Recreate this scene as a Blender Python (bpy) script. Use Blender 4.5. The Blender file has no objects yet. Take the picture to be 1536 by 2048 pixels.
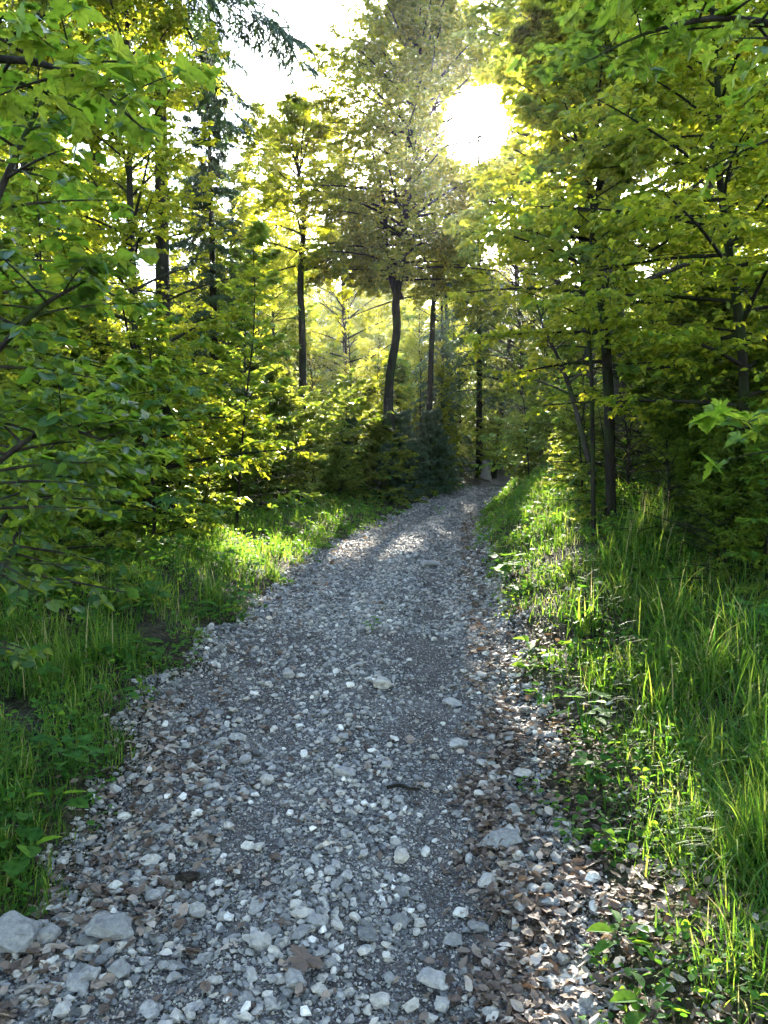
import bpy, math
import numpy as np
R = math.radians
C = bpy.context.scene.collection
SC = bpy.context.scene

# ------------------------------------------------------------------ camera, sky, sun, exposure
CAMZ = 1.75
PITCH = R(2.46)
FPX = 1490.0                       # focal length in pixels of the 1536x2048 photograph
cam = bpy.data.cameras.new('camera'); cam_o = bpy.data.objects.new('camera', cam); C.objects.link(cam_o)
cam_o.location = (0, 0, CAMZ); cam_o.rotation_euler = (R(90) - PITCH, 0, 0)
cam.sensor_fit = 'VERTICAL'; cam.sensor_height = 36.0; cam.lens = 36.0 * FPX / 2048
cam.clip_start = 0.05; cam.clip_end = 2000
SC.camera = cam_o
HAZE = .00035

SUN_EL, SUN_AZ = R(24.8), R(6.9)   # azimuth measured from +Y towards +X
SUNV = np.array([math.cos(SUN_EL) * math.sin(SUN_AZ), math.cos(SUN_EL) * math.cos(SUN_AZ), math.sin(SUN_EL)])
w = bpy.data.worlds.new("World"); SC.world = w; w.use_nodes = True
nt = w.node_tree; nt.nodes.clear()
out = nt.nodes.new('ShaderNodeOutputWorld')
sky = nt.nodes.new('ShaderNodeTexSky'); sky.sky_type = 'NISHITA'; sky.sun_disc = False
sky.sun_elevation = SUN_EL; sky.sun_rotation = SUN_AZ; sky.air_density = 1.0; sky.dust_density = 1.0; sky.altitude = 600
bg = nt.nodes.new('ShaderNodeBackground'); bg.inputs['Strength'].default_value = 0.15
nt.links.new(sky.outputs[0], bg.inputs['Color'])
# bright disc painted into the sky at the sun, standing in for its overexposed bloom
tc = nt.nodes.new('ShaderNodeTexCoord')
dp = nt.nodes.new('ShaderNodeVectorMath'); dp.operation = 'DOT_PRODUCT'; dp.inputs[1].default_value = tuple(SUNV)
nt.links.new(tc.outputs['Generated'], dp.inputs[0])
mr = nt.nodes.new('ShaderNodeMapRange'); mr.interpolation_type = 'SMOOTHSTEP'
mr.inputs['From Min'].default_value = math.cos(R(3.1)); mr.inputs['From Max'].default_value = math.cos(R(2.6))
mr.inputs['To Min'].default_value = 0; mr.inputs['To Max'].default_value = 14.0
nt.links.new(dp.outputs['Value'], mr.inputs['Value'])
bg2 = nt.nodes.new('ShaderNodeBackground'); bg2.inputs['Color'].default_value = (1, 0.93, 0.78, 1)
nt.links.new(mr.outputs[0], bg2.inputs['Strength'])
ad = nt.nodes.new('ShaderNodeAddShader'); nt.links.new(bg.outputs[0], ad.inputs[0]); nt.links.new(bg2.outputs[0], ad.inputs[1])
nt.links.new(ad.outputs[0], out.inputs['Surface'])

sl = bpy.data.lights.new('sun', 'SUN'); sl.energy = 4.5; sl.angle = R(0.5); sl.color = (1, 0.93, 0.78)
so = bpy.data.objects.new('sun', sl); C.objects.link(so); so.location = (5, 30, 30)
so.rotation_euler = (R(90) - SUN_EL, 0, math.pi - SUN_AZ)

SC.view_settings.view_transform = 'Standard'; SC.view_settings.look = 'None'
SC.view_settings.gamma = 1; SC.view_settings.exposure = 3.65
SC.render.engine = 'CYCLES'
cy = SC.cycles
cy.max_bounces = 7; cy.diffuse_bounces = 4; cy.glossy_bounces = 2; cy.transmission_bounces = 4; cy.transparent_max_bounces = 4
cy.sample_clamp_indirect = 6; cy.use_denoising = True; cy.use_adaptive_sampling = True; cy.adaptive_threshold = 0.02
cy.caustics_reflective = False; cy.caustics_refractive = False

# ------------------------------------------------------------------ terrain
PY = np.array([-4, 0, 2.4, 4.15, 6.8, 9.5, 13.4, 17.5, 22, 28, 40, 60, 100, 160.])
PZ = np.array([-2.2, -1.95, -1.75, -1.5, -1.13, -0.97, -0.80, -0.55, -0.22, 0.10, 0.9, 2.2, 5, 9.]) + CAMZ
ED = np.array([-4, 0, 2.4, 3.0, 3.6, 4.15, 5.1, 6.8, 8.6, 10.5, 13.4, 17, 21, 25, 30, 40, 160.])
EL = np.array([-1.9, -1.7, -1.55, -1.25, -1.22, -1.38, -1.32, -1.06, -0.90, -0.62, 0.02, 0.78, 2.1, 4.0, 6.8, 16, 80.])
ER = np.array([0.75, 0.7, 0.65, 0.70, 0.76, 0.80, 0.90, 0.99, 1.10, 1.25, 1.62, 2.3, 3.4, 5.3, 8.8, 18.5, 84.])
def cubic(x, xs, ys):
    m = np.gradient(ys, xs); i = np.clip(np.searchsorted(xs, x) - 1, 0, len(xs) - 2)
    h = xs[i + 1] - xs[i]; t = np.clip((x - xs[i]) / h, 0, 1)
    return (2*t**3-3*t**2+1)*ys[i] + (t**3-2*t**2+t)*h*m[i] + (-2*t**3+3*t**2)*ys[i+1] + (t**3-t**2)*h*m[i+1]
def ss(a, b, x):
    t = np.clip((x - a) / (b - a), 0, 1); return t * t * (3 - 2 * t)
def edge(y):
    return (np.interp(y, ED, EL) + 0.07*np.sin(y*5.1) + 0.05*np.sin(y*11.3+1) + 0.03*np.sin(y*23.7),
            np.interp(y, ED, ER) + 0.05*np.sin(y*4.3+2) + 0.05*np.sin(y*9.7) + 0.03*np.sin(y*21.1+.6))
def T(x, y, fine=True):
    """height of the bare ground"""
    x = np.asarray(x, float); y = np.asarray(y, float)
    yy = np.clip(y, -4, 160)
    pz = cubic(yy, PY, PZ)
    l = np.interp(yy, ED, EL); r = np.interp(yy, ED, ER)
    sl_ = np.clip(l - x, 0, None); sr = np.clip(x - r - .28 * ss(12, 17, yy), 0, None)
    left = 0.05*ss(0, .5, sl_) + 0.07*np.minimum(sl_, 4) + 0.03*sl_
    k = np.interp(yy, [2, 5, 8, 11, 16, 22, 40], [0.25, 0.50, 0.92, 1.1, 1.15, 0.8, 0.1])
    cap = np.interp(yy, [2, 6, 10, 14, 22, 40], [2.4, 1.7, 1.7, 1.7, 1.3, 1.5])
    right = k * cap * (1 - np.exp(-sr / cap)) + 0.05 * sr * 0.5
    bump = 0.05*np.sin(x*1.3+y*.7)+0.04*np.sin(x*2.9-y*1.7+1)+0.02*np.sin(x*6.1+y*5.3)
    inside = ss(-0.1, 0.3, np.minimum(x - l, r - x))
    z = pz + left + right + bump * (1 - 0.75*inside)
    # two wheel tracks pressed into the stony road and the ridge between them
    c = l*.5 + r*.5; hw = np.maximum((r - l) * .5, .3); u = (x - c) / hw
    z = z - inside * (0.045*np.exp(-((u-.52)/.22)**2) + 0.03*np.exp(-((u+.35)/.22)**2)) + inside * 0.03*np.exp(-((u-.05)/.2)**2)
    if fine:
        z = z + 0.008*np.sin(x*23+y*3)*np.sin(y*19-x*5) + 0.004*np.sin(x*51+y*17)*np.sin(y*43)
    return z
def AX(px, d):      # world x of a photo column at a depth
    return (px - 768) / FPX * d * 1.0
def AZ(row, d):
    v = (1024 - row) / FPX
    return CAMZ + d * (v * math.cos(PITCH) - math.sin(PITCH)) / (math.cos(PITCH) + v * math.sin(PITCH))

def ray_ground(px, row):
    v = (1024 - row) / FPX; dx = (px - 768) / FPX; dy = math.cos(PITCH) + v*math.sin(PITCH); dz = v*math.cos(PITCH) - math.sin(PITCH)
    for t in np.arange(1.5, 40, .01):
        if CAMZ + dz*t < T(dx*t, dy*t, False): break
    return dx*t, dy*t

# ------------------------------------------------------------------ mesh helpers
class Acc:
    def __init__(s): s.V = []; s.F = []; s.A = []; s.n = 0
    def add(s, V, F, A=None):
        V = np.asarray(V, np.float32).reshape(-1, 3); F = np.asarray(F, np.int64)
        s.V.append(V); s.F.append(F + s.n); s.n += len(V)
        s.A.append(np.full(len(V), 0.5, np.float32) if A is None else np.asarray(A, np.float32).reshape(-1))
    def mesh(s, name, mat, smooth=False):
        V = np.concatenate(s.V); A = np.concatenate(s.A)
        lt = np.concatenate([np.full(len(f), f.shape[1]) for f in s.F]); L = np.concatenate([f.reshape(-1) for f in s.F])
        me = bpy.data.meshes.new(name)
        me.vertices.add(len(V)); me.vertices.foreach_set('co', V.reshape(-1))
        me.loops.add(len(L)); me.loops.foreach_set('vertex_index', L.astype(np.int32))
        me.polygons.add(len(lt)); me.polygons.foreach_set('loop_start', (np.cumsum(lt) - lt).astype(np.int32))
        me.polygons.foreach_set('loop_total', lt.astype(np.int32))
        a = me.attributes.new('rnd', 'FLOAT', 'POINT'); a.data.foreach_set('value', A)
        me.update(calc_edges=True)
        me.polygons.foreach_set('use_smooth', np.full(len(lt), smooth))
        me.materials.append(mat); return me
    def obj(s, name, mat, parent=None, smooth=False):
        o = bpy.data.objects.new(name, s.mesh(name, mat, smooth)); C.objects.link(o)
        if parent is not None: o.parent = parent
        return o
def tag(o, label, cat, group=None, kind=None):
    if label: o['label'] = label
    if cat: o['category'] = cat
    if group: o['group'] = group
    if kind: o['kind'] = kind
    return o
def thing(name, label, cat, loc=(0, 0, 0), rz=0, group=None, sc=1.0):
    o = bpy.data.objects.new(name, None); C.objects.link(o); o.empty_display_size = .2
    o.location = loc; o.rotation_euler = (0, 0, rz); o.scale = (sc, sc, sc)
    return tag(o, label, cat, group)
def nrm(v): return v / np.maximum(np.linalg.norm(v, axis=-1, keepdims=True), 1e-9)
def put(acc, tmpl, P, X, N, S, A=None, rng=None, wid=None, curl=False):
    """instances of a leaf or stone template: x along X, z along N"""
    tv, tf = tmpl
    P = np.asarray(P, float); X = nrm(X); Y = nrm(np.cross(N, X)); Z = np.cross(X, Y)
    S = np.broadcast_to(np.asarray(S, float).reshape(-1, 1, 1) if np.ndim(S) else np.array([[[S]]]), (len(P), 1, 1))
    if A is None: A = (rng or np.random.default_rng(1)).random(len(P))
    zc = 1.0 if not curl else (-.4 + 3.6 * np.asarray(A)).reshape(-1, 1, 1)
    wy = 1.0 if wid is None else np.asarray(wid).reshape(-1, 1, 1)
    V = P[:, None, :] + S * (tv[None, :, 0:1] * X[:, None] + wy * tv[None, :, 1:2] * Y[:, None] + zc * tv[None, :, 2:3] * Z[:, None])
    F = tf[None] + (np.arange(len(P)) * len(tv))[:, None, None]
    if A is None: A = (rng or np.random.default_rng(1)).random(len(P))
    acc.add(V.reshape(-1, 3), F.reshape(-1, tf.shape[1]), np.repeat(A, len(tv)))
def tubes(acc, P, D, L, B, r0, r1, seg, sides, A=None):
    """many bent tapered twigs p(t)=P + D L t + B L t^2"""
    n = len(P); t = np.linspace(0, 1, seg + 1)
    Cn = P[:, None] + D[:, None] * (L[:, None] * t)[..., None] + B[:, None] * (L[:, None] * t * t)[..., None]
    up = np.where(np.abs(D[:, 2:3]) > .9, [[1., 0, 0]], [[0, 0, 1.]])
    X = nrm(np.cross(D, up)); Y = nrm(np.cross(X, D))
    rad = r0[:, None] + (r1 - r0)[:, None] * t
    a = np.arange(sides) / sides * 2 * np.pi
    ring = X[:, None, None] * np.cos(a)[:, None] + Y[:, None, None] * np.sin(a)[:, None]
    V = Cn[:, :, None] + ring * rad[..., None, None]
    i = np.arange(seg)[:, None] * sides; j = np.arange(sides)[None]; j2 = (j + 1) % sides
    f = np.stack([i + j, i + j2, i + sides + j2, i + sides + j], -1).reshape(-1, 4)
    F = f[None] + (np.arange(n) * (seg + 1) * sides)[:, None, None]
    acc.add(V.reshape(-1, 3), F.reshape(-1, 4))
def spline(pts, n):
    pts = np.asarray(pts, float); k = np.arange(len(pts), dtype=float); t = np.linspace(0, len(pts) - 1, n)
    return np.stack([cubic(t, k, pts[:, i]) for i in range(pts.shape[1])], 1)
def pole(acc, pts, rad, sides=10, n=24, rough=0.0, rng=None, cap=False):
    """one bent trunk or stem through pts with radii rad"""
    Q = spline(np.column_stack([pts, rad]), n); P = Q[:, :3]; r = Q[:, 3]
    if r[0] > .07: r = r * (1 + .55 * np.exp(-(P[:, 2] - P[0, 2]) / .35))
    D = nrm(np.gradient(P, axis=0)); X = nrm(np.cross(D, [0.3, 1, 0.01])); Y = np.cross(D, X)
    a = np.arange(sides) / sides * 2 * np.pi
    rr = r[:, None] * (1 + (rng.normal(0, rough, (n, sides)) if rough else 0))
    V = P[:, None] + rr[..., None] * (X[:, None] * np.cos(a)[:, None] + Y[:, None] * np.sin(a)[:, None])
    i = np.arange(n - 1)[:, None] * sides; j = np.arange(sides)[None]; j2 = (j + 1) % sides
    F = np.stack([i + j, i + j2, i + sides + j2, i + sides + j], -1).reshape(-1, 4)
    V = V.reshape(-1, 3)
    if cap:
        e = len(V); V = np.vstack([V, P[-1:]]); b = (n - 1) * sides
        acc.add(V, F); acc.F.append(np.array([[b + k, b + (k + 1) % sides, e] for k in range(sides)]) + acc.n - len(V))
    else: acc.add(V, F)
    return P, r, D

# leaf templates (length 1 along x, normal z)
def tris(l): return np.array(l)
BEECH_Q = (np.array([[0, 0, 0], [.45, .30, .05], [1, 0, -.05], [.45, -.30, .05]]), tris([[0, 1, 2, 3]]))
BEECH = (np.array([[0, 0, 0], [.28, .24, .05], [.62, .25, .04], [1, 0, -.10], [.62, -.25, .04], [.28, -.24, .05], [.5, 0, -.02]]),
         tris([[0, 6, 1, 1], [1, 6, 2, 2], [2, 6, 3, 3], [3, 6, 4, 4], [4, 6, 5, 5], [5, 6, 0, 0]])[:, :3])
def rounded():
    o = [(0, 0), (.06, .2), (.25, .38), (.5, .43), (.75, .33), (.92, .14), (1.05, 0)]
    pts = o + [(x, -y) for x, y in o[-2:0:-1]]; v = [[x, y, .08*abs(y)/.4 - .16*(x-.45)**2] for x, y in pts] + [[.3, 0, -.02], [.7, 0, -.03]]
    n = len(pts); c0, c1 = n, n + 1; f = []
    for i in range(n):
        j = (i + 1) % n; xm = (pts[i][0] + pts[j][0]) / 2; f.append([i, j, c0 if xm < .5 else c1])
    h = 3; f += [[h, c1, c0], [n - h, c0, c1]]
    return np.array(v), np.array(f)
ROUND = rounded()
def maple():
    half = [(0, 0), (-.06, .16), (-.16, .36), (.03, .33), (.06, .50), (.24, .60), (.28, .47), (.38, .50), (.36, .34), (.42, .22),
            (.58, .27), (.62, .20), (.80, .15), (.84, .08), (1.05, 0)]
    pts = half + [(x, -y) for x, y in half[-2:0:-1]]
    v = [[x, y, .10*abs(y) - .12*(x*x) - .25*max(0, abs(y) - .35)] for x, y in pts] + [[.22, 0, -.03]]
    n = len(pts); return np.array(v), np.array([[i, (i + 1) % n, n] for i in range(n)])
MAPLE = maple()
MAPLE_S = (lambda h: (np.array([[x, y, .06*abs(y)-.1*x*x] for x, y in h + [(x, -y) for x, y in h[-2:0:-1]]] + [[.22, 0, -.03]]),
           np.array([[i, (i + 1) % (2*len(h)-2), 2*len(h)-2] for i in range(2*len(h)-2)])))([(0, 0), (-.1, .3), (.08, .32), (.25, .58), (.38, .26), (.62, .24), (1, 0)])
NEEDLE = (np.array([[0, -.09, 0], [0, .09, 0], [1, .03, -.12], [1, -.03, -.12]]), tris([[0, 1, 2, 3]]))

# ------------------------------------------------------------------ materials
def newmat(name):
    m = bpy.data.materials.new(name); m.use_nodes = True; m.node_tree.nodes.clear(); return m, m.node_tree
def N(t, typ, **kw):
    n = t.nodes.new(typ)
    for k, v in kw.items():
        if hasattr(n, k): setattr(n, k, v)
        else: n.inputs[k].default_value = v
    return n
def ramp(t, fac, stops, interp='LINEAR'):
    r = t.nodes.new('ShaderNodeValToRGB'); e = r.color_ramp.elements; r.color_ramp.interpolation = interp
    while len(e) < len(stops): e.new(0.5)
    for k, (p, c) in enumerate(stops): e[k].position = p; e[k].color = (*c, 1)
    t.links.new(fac, r.inputs[0]); return r.outputs[0]
def leafmat(name, refl, trans, rough=.5, spec=.4, mix=.5, mottle=False):
    """refl, trans: lists of colours spread over the leaves at random"""
    m, t = newmat(name); a = N(t, 'ShaderNodeAttribute', attribute_name='rnd')
    k = len(refl) - 1
    cr = ramp(t, a.outputs['Fac'], [(i / k, c) for i, c in enumerate(refl)])
    ct = ramp(t, a.outputs['Fac'], [(i / k, c) for i, c in enumerate(trans)])
    if mottle:
        gg = N(t, 'ShaderNodeNewGeometry'); n = N(t, 'ShaderNodeTexNoise'); n.inputs['Scale'].default_value = 38; n.inputs['Detail'].default_value = 5; t.links.new(gg.outputs['Position'], n.inputs['Vector'])
        f = ramp(t, n.outputs[0], [(.28, (.5, .42, .3)), (.42, (.8, .85, .8)), (.6, (1.15, 1.1, 1))])
        cr, ct = [(lambda mx: (t.links.new(c_, mx.inputs[6]), t.links.new(f, mx.inputs[7]), mx.outputs[2])[2])(N(t, 'ShaderNodeMix', data_type='RGBA', blend_type='MULTIPLY', Factor=1.0)) for c_ in (cr, ct)]
    p = N(t, 'ShaderNodeBsdfPrincipled'); p.inputs['Roughness'].default_value = rough; p.inputs['Specular IOR Level'].default_value = spec
    tr = N(t, 'ShaderNodeBsdfTranslucent'); mx = N(t, 'ShaderNodeMixShader'); mx.inputs[0].default_value = mix
    t.links.new(cr, p.inputs['Base Color']); t.links.new(ct, tr.inputs['Color'])
    t.links.new(p.outputs[0], mx.inputs[1]); t.links.new(tr.outputs[0], mx.inputs[2])
    o = N(t, 'ShaderNodeOutputMaterial'); t.links.new(mx.outputs[0], o.inputs['Surface']); return m
M = {}
M['beech'] = leafmat('beech_leaf', [(.03, .09, .008), (.055, .13, .01), (.10, .15, .012)], [(.32, .40, .012), (.54, .54, .02), (.80, .72, .04)], spec=.2)
M['beech_dark'] = leafmat('hornbeam_leaf', [(.025, .075, .01), (.045, .11, .012), (.075, .125, .015)], [(.22, .28, .02), (.34, .38, .03), (.50, .52, .04)], spec=.2)
M['canopy'] = leafmat('shaded_canopy_leaf', [(.022, .05, .006), (.04, .075, .008), (.06, .085, .01)], [(.20, .24, .008), (.34, .36, .01), (.56, .52, .015)], spec=.08, mix=.45)  # darker leaf copy; shade of the crowns against the sun put into colour
M['maple'] = leafmat('maple_leaf', [(.025, .10, .012), (.04, .13, .015), (.08, .15, .018)], [(.22, .36, .02), (.36, .46, .03), (.52, .56, .04)], rough=.45, spec=.35, mottle=True)
M['viburnum'] = leafmat('viburnum_leaf', [(.03, .085, .03), (.04, .11, .035), (.06, .13, .03)], [(.14, .28, .015), (.24, .36, .02), (.40, .44, .02)], rough=.45, spec=.45, mottle=True)
M['spruce'] = leafmat('spruce_needle', [(.02, .05, .025), (.035, .075, .03), (.055, .10, .03)], [(.03, .07, .02), (.05, .10, .02), (.08, .14, .03)], mix=.25)
M['grass'] = leafmat('grass_blade', [(.022, .075, .015), (.025, .08, .015), (.03, .09, .016), (.04, .10, .018), (.045, .11, .018), (.05, .12, .02), (.06, .13, .02), (.07, .14, .025), (.08, .15, .025), (.10, .16, .03), (.30, .25, .12)], [(.09, .24, .015), (.1, .25, .015), (.12, .28, .02), (.14, .30, .02), (.16, .32, .02), (.18, .34, .02), (.22, .36, .02), (.26, .40, .03), (.32, .44, .04), (.42, .50, .05), (.5, .42, .2)], rough=.5, spec=.15)
M['herb'] = leafmat('herb_leaf', [(.03, .10, .02), (.045, .13, .03), (.06, .15, .03)], [(.12, .32, .02), (.18, .38, .03), (.30, .44, .025)], rough=.6, spec=.1, mottle=True)
M['litter'] = leafmat('dry_leaf', [(.05, .034, .025), (.13, .09, .068), (.32, .25, .20), (.62, .56, .50)], [(.10, .05, .02), (.20, .12, .06), (.3, .2, .1), (.4, .3, .2)], rough=.6, spec=.3, mix=.25)

def barkmat(name, c0, c1, scale=14, sz=.25, moss=None):
    m, t = newmat(name); g = N(t, 'ShaderNodeTexCoord'); mp = N(t, 'ShaderNodeMapping'); mp.inputs['Scale'].default_value = (1, 1, sz)
    n = N(t, 'ShaderNodeTexNoise'); n.inputs['Scale'].default_value = scale; n.inputs['Detail'].default_value = 8; n.inputs['Roughness'].default_value = .65
    t.links.new(g.outputs['Object'], mp.inputs[0]); t.links.new(mp.outputs[0], n.inputs['Vector'])
    c = ramp(t, n.outputs[0], [(.3, c0), (.7, c1)])
    if moss:
        n2 = N(t, 'ShaderNodeTexNoise'); n2.inputs['Scale'].default_value = 3; t.links.new(g.outputs['Object'], n2.inputs['Vector'])
        f = ramp(t, n2.outputs[0], [(.5, (0, 0, 0)), (.62, (1, 1, 1))])
        mx = N(t, 'ShaderNodeMix', data_type='RGBA'); t.links.new(f, mx.inputs[0]); t.links.new(c, mx.inputs[6]); mx.inputs[7].default_value = (*moss, 1); c = mx.outputs[2]
    p = N(t, 'ShaderNodeBsdfPrincipled'); p.inputs['Roughness'].default_value = .9; p.inputs['Specular IOR Level'].default_value = .08; t.links.new(c, p.inputs['Base Color'])
    b = N(t, 'ShaderNodeBump'); b.inputs['Strength'].default_value = 1; b.inputs['Distance'].default_value = .04
    t.links.new(n.outputs[0], b.inputs['Height']); t.links.new(b.outputs[0], p.inputs['Normal'])
    o = N(t, 'ShaderNodeOutputMaterial'); t.links.new(p.outputs[0], o.inputs['Surface']); return m
M['bark'] = barkmat('grey_brown_bark', (.022, .018, .014), (.075, .062, .052), moss=(.04, .06, .02))
M['bark_dark'] = barkmat('dark_bark', (.008, .007, .005), (.035, .030, .022), moss=(.022, .03, .01))
M['bark_grey'] = barkmat('smooth_grey_bark', (.12, .11, .10), (.26, .25, .23), scale=8, sz=.8, moss=(.07, .09, .04))
M['birch'] = barkmat('white_bark', (.10, .10, .10), (.62, .62, .62), scale=12, sz=2.2)
M['twig'] = barkmat('twig_bark', (.05, .035, .025), (.12, .085, .06))
M['wood'] = barkmat('weathered_wood', (.14, .12, .11), (.36, .32, .30), scale=30, sz=.1)

def stonemat(name):
    m, t = newmat(name); a = N(t, 'ShaderNodeAttribute', attribute_name='rnd'); g = N(t, 'ShaderNodeNewGeometry')
    c = ramp(t, a.outputs['Fac'], [(0, (.06, .063, .066)), (.3, (.15, .155, .16)), (.6, (.31, .31, .305)), (.8, (.40, .38, .345)), (.93, (.55, .55, .53)), (1, (.72, .70, .67))])
    n = N(t, 'ShaderNodeTexNoise'); n.inputs['Scale'].default_value = 45; n.inputs['Detail'].default_value = 7; n.inputs['Roughness'].default_value = .7
    t.links.new(g.outputs['Position'], n.inputs['Vector'])
    v = ramp(t, n.outputs[0], [(.3, (.58, .54, .53)), (.7, (1.36, 1.28, 1.2))])
    mx = N(t, 'ShaderNodeMix', data_type='RGBA', blend_type='MULTIPLY'); mx.inputs[0].default_value = 1
    t.links.new(c, mx.inputs[6]); t.links.new(v, mx.inputs[7])
    p = N(t, 'ShaderNodeBsdfPrincipled'); p.inputs['Roughness'].default_value = .7; p.inputs['Specular IOR Level'].default_value = .3; t.links.new(mx.outputs[2], p.inputs['Base Color'])
    b = N(t, 'ShaderNodeBump'); b.inputs['Strength'].default_value = .9; b.inputs['Distance'].default_value = .012
    t.links.new(n.outputs[0], b.inputs['Height']); t.links.new(b.outputs[0], p.inputs['Normal'])
    o = N(t, 'ShaderNodeOutputMaterial'); t.links.new(p.outputs[0], o.inputs['Surface']); return m
M['stone'] = stonemat('limestone')
def groundmat(name, cols, scale, fine, bump):
    m, t = newmat(name); g = N(t, 'ShaderNodeNewGeometry')
    n = N(t, 'ShaderNodeTexNoise'); n.inputs['Scale'].default_value = scale; n.inputs['Detail'].default_value = 10; n.inputs['Roughness'].default_value = .7
    v = N(t, 'ShaderNodeTexVoronoi'); v.inputs['Scale'].default_value = fine; v.inputs['Randomness'].default_value = 1
    t.links.new(g.outputs['Position'], n.inputs['Vector']); t.links.new(g.outputs['Position'], v.inputs['Vector'])
    c = ramp(t, n.outputs[0], [(.3, cols[0]), (.5, cols[1]), (.72, cols[2])])
    sp = N(t, 'ShaderNodeSeparateColor'); t.links.new(v.outputs['Color'], sp.inputs[0])
    vc = ramp(t, sp.outputs[0], [(0, (.45, .45, .46)), (.6, (1, 1, 1)), (1, (2.0, 2.0, 2.0))])
    mx = N(t, 'ShaderNodeMix', data_type='RGBA', blend_type='MULTIPLY'); mx.inputs[0].default_value = .85
    t.links.new(c, mx.inputs[6]); t.links.new(vc, mx.inputs[7])
    p = N(t, 'ShaderNodeBsdfPrincipled'); p.inputs['Roughness'].default_value = .9; p.inputs['Specular IOR Level'].default_value = .15; t.links.new(mx.outputs[2], p.inputs['Base Color'])
    ma = N(t, 'ShaderNodeMath', operation='SUBTRACT'); t.links.new(n.outputs[0], ma.inputs[0]); t.links.new(v.outputs['Distance'], ma.inputs[1])
    b = N(t, 'ShaderNodeBump'); b.inputs['Strength'].default_value = .9; b.inputs['Distance'].default_value = bump
    t.links.new(ma.outputs[0], b.inputs['Height']); t.links.new(b.outputs[0], p.inputs['Normal'])
    o = N(t, 'ShaderNodeOutputMaterial'); t.links.new(p.outputs[0], o.inputs['Surface']); return m
M['path'] = groundmat('gravel_soil', [(.048, .040, .038), (.096, .084, .079), (.16, .143, .136)], 3.5, 110, .012)
M['soil'] = groundmat('forest_floor', [(.018, .014, .008), (.04, .032, .018), (.05, .06, .02)], 2.5, 40, .02)

# ------------------------------------------------------------------ ground and path
def grid(xs, ys, zf):
    X, Y = np.meshgrid(xs, ys); Z = zf(X, Y); n = len(xs)
    i = np.arange(len(ys) - 1)[:, None] * n + np.arange(n - 1)[None]
    return np.stack([X, Y, Z], -1).reshape(-1, 3), np.stack([i, i + 1, i + n + 1, i + n], -1).reshape(-1, 4)
ys = np.concatenate([np.linspace(-60, -4, 12)[:-1], np.linspace(-4, 1.5, 20)[:-1], np.arange(1.5, 9, .06), np.arange(9, 24, .16), np.linspace(24, 60, 50), np.linspace(64, 160, 20)])
xs = np.concatenate([np.linspace(-120, -8, 24)[:-1], np.linspace(-8, -3, 26)[:-1], np.arange(-3, 4, .06), np.linspace(4, 12, 40), np.linspace(16, 120, 20)])
def zg(X, Y):
    l, r = edge(Y); ins = ss(-.02, .12, np.minimum(X - l, r - X)) * (Y < 38)
    return T(X, Y) - .035 * ins
a = Acc(); a.add(*grid(xs, ys, zg)); g = a.obj('ground', M['soil'], smooth=True); tag(g, None, None, kind='structure')
ys = np.concatenate([np.linspace(-3.5, 1.5, 25)[:-1], np.arange(1.5, 9, .035), np.arange(9, 30, .12)]); us = np.linspace(0, 1, 90)
l, r = edge(ys); X = l[:, None] + (r - l)[:, None] * us; Y = np.repeat(ys[:, None], 90, 1); Z = T(X, Y) - .02 * (np.minimum(us, 1-us) < .005)[None] + .004
i = np.arange(len(ys) - 1)[:, None] * 90 + np.arange(89)[None]
a = Acc(); a.add(np.stack([X, Y, Z], -1).reshape(-1, 3), np.stack([i, i + 1, i + 91, i + 90], -1).reshape(-1, 4))
tag(a.obj('path', M['path'], smooth=True), None, None, kind='structure')

# ------------------------------------------------------------------ light gaps in the canopy
# where the photograph shows sunlight reaching the ground the canopy has a hole along the sun's ray
GAPS = [((0, 0, CAMZ), 0.0, 0.047)]      # the gap through which the sun itself is seen (opens with distance)
for px, row, rad in [(790, 1085, .45), (700, 1095, .3), (530, 1110, .5), (480, 1090, .3), (1090, 1190, .45), (1060, 1130, .4), (1020, 1255, .35), (1110, 1010, .45), (1390, 1330, .40), (1450, 1420, .4),
                     (1380, 1580, .42), (1330, 1850, .38), (1500, 1600, .35), (1480, 1900, .3), (1250, 1780, .25), (1180, 1960, .25), (1230, 1500, .2), (1040, 960, .5)]:
    gx, gy = ray_ground(px, row); GAPS.append(((gx, gy, float(T(gx, gy, False)) + .12), rad, 0.003))
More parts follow.
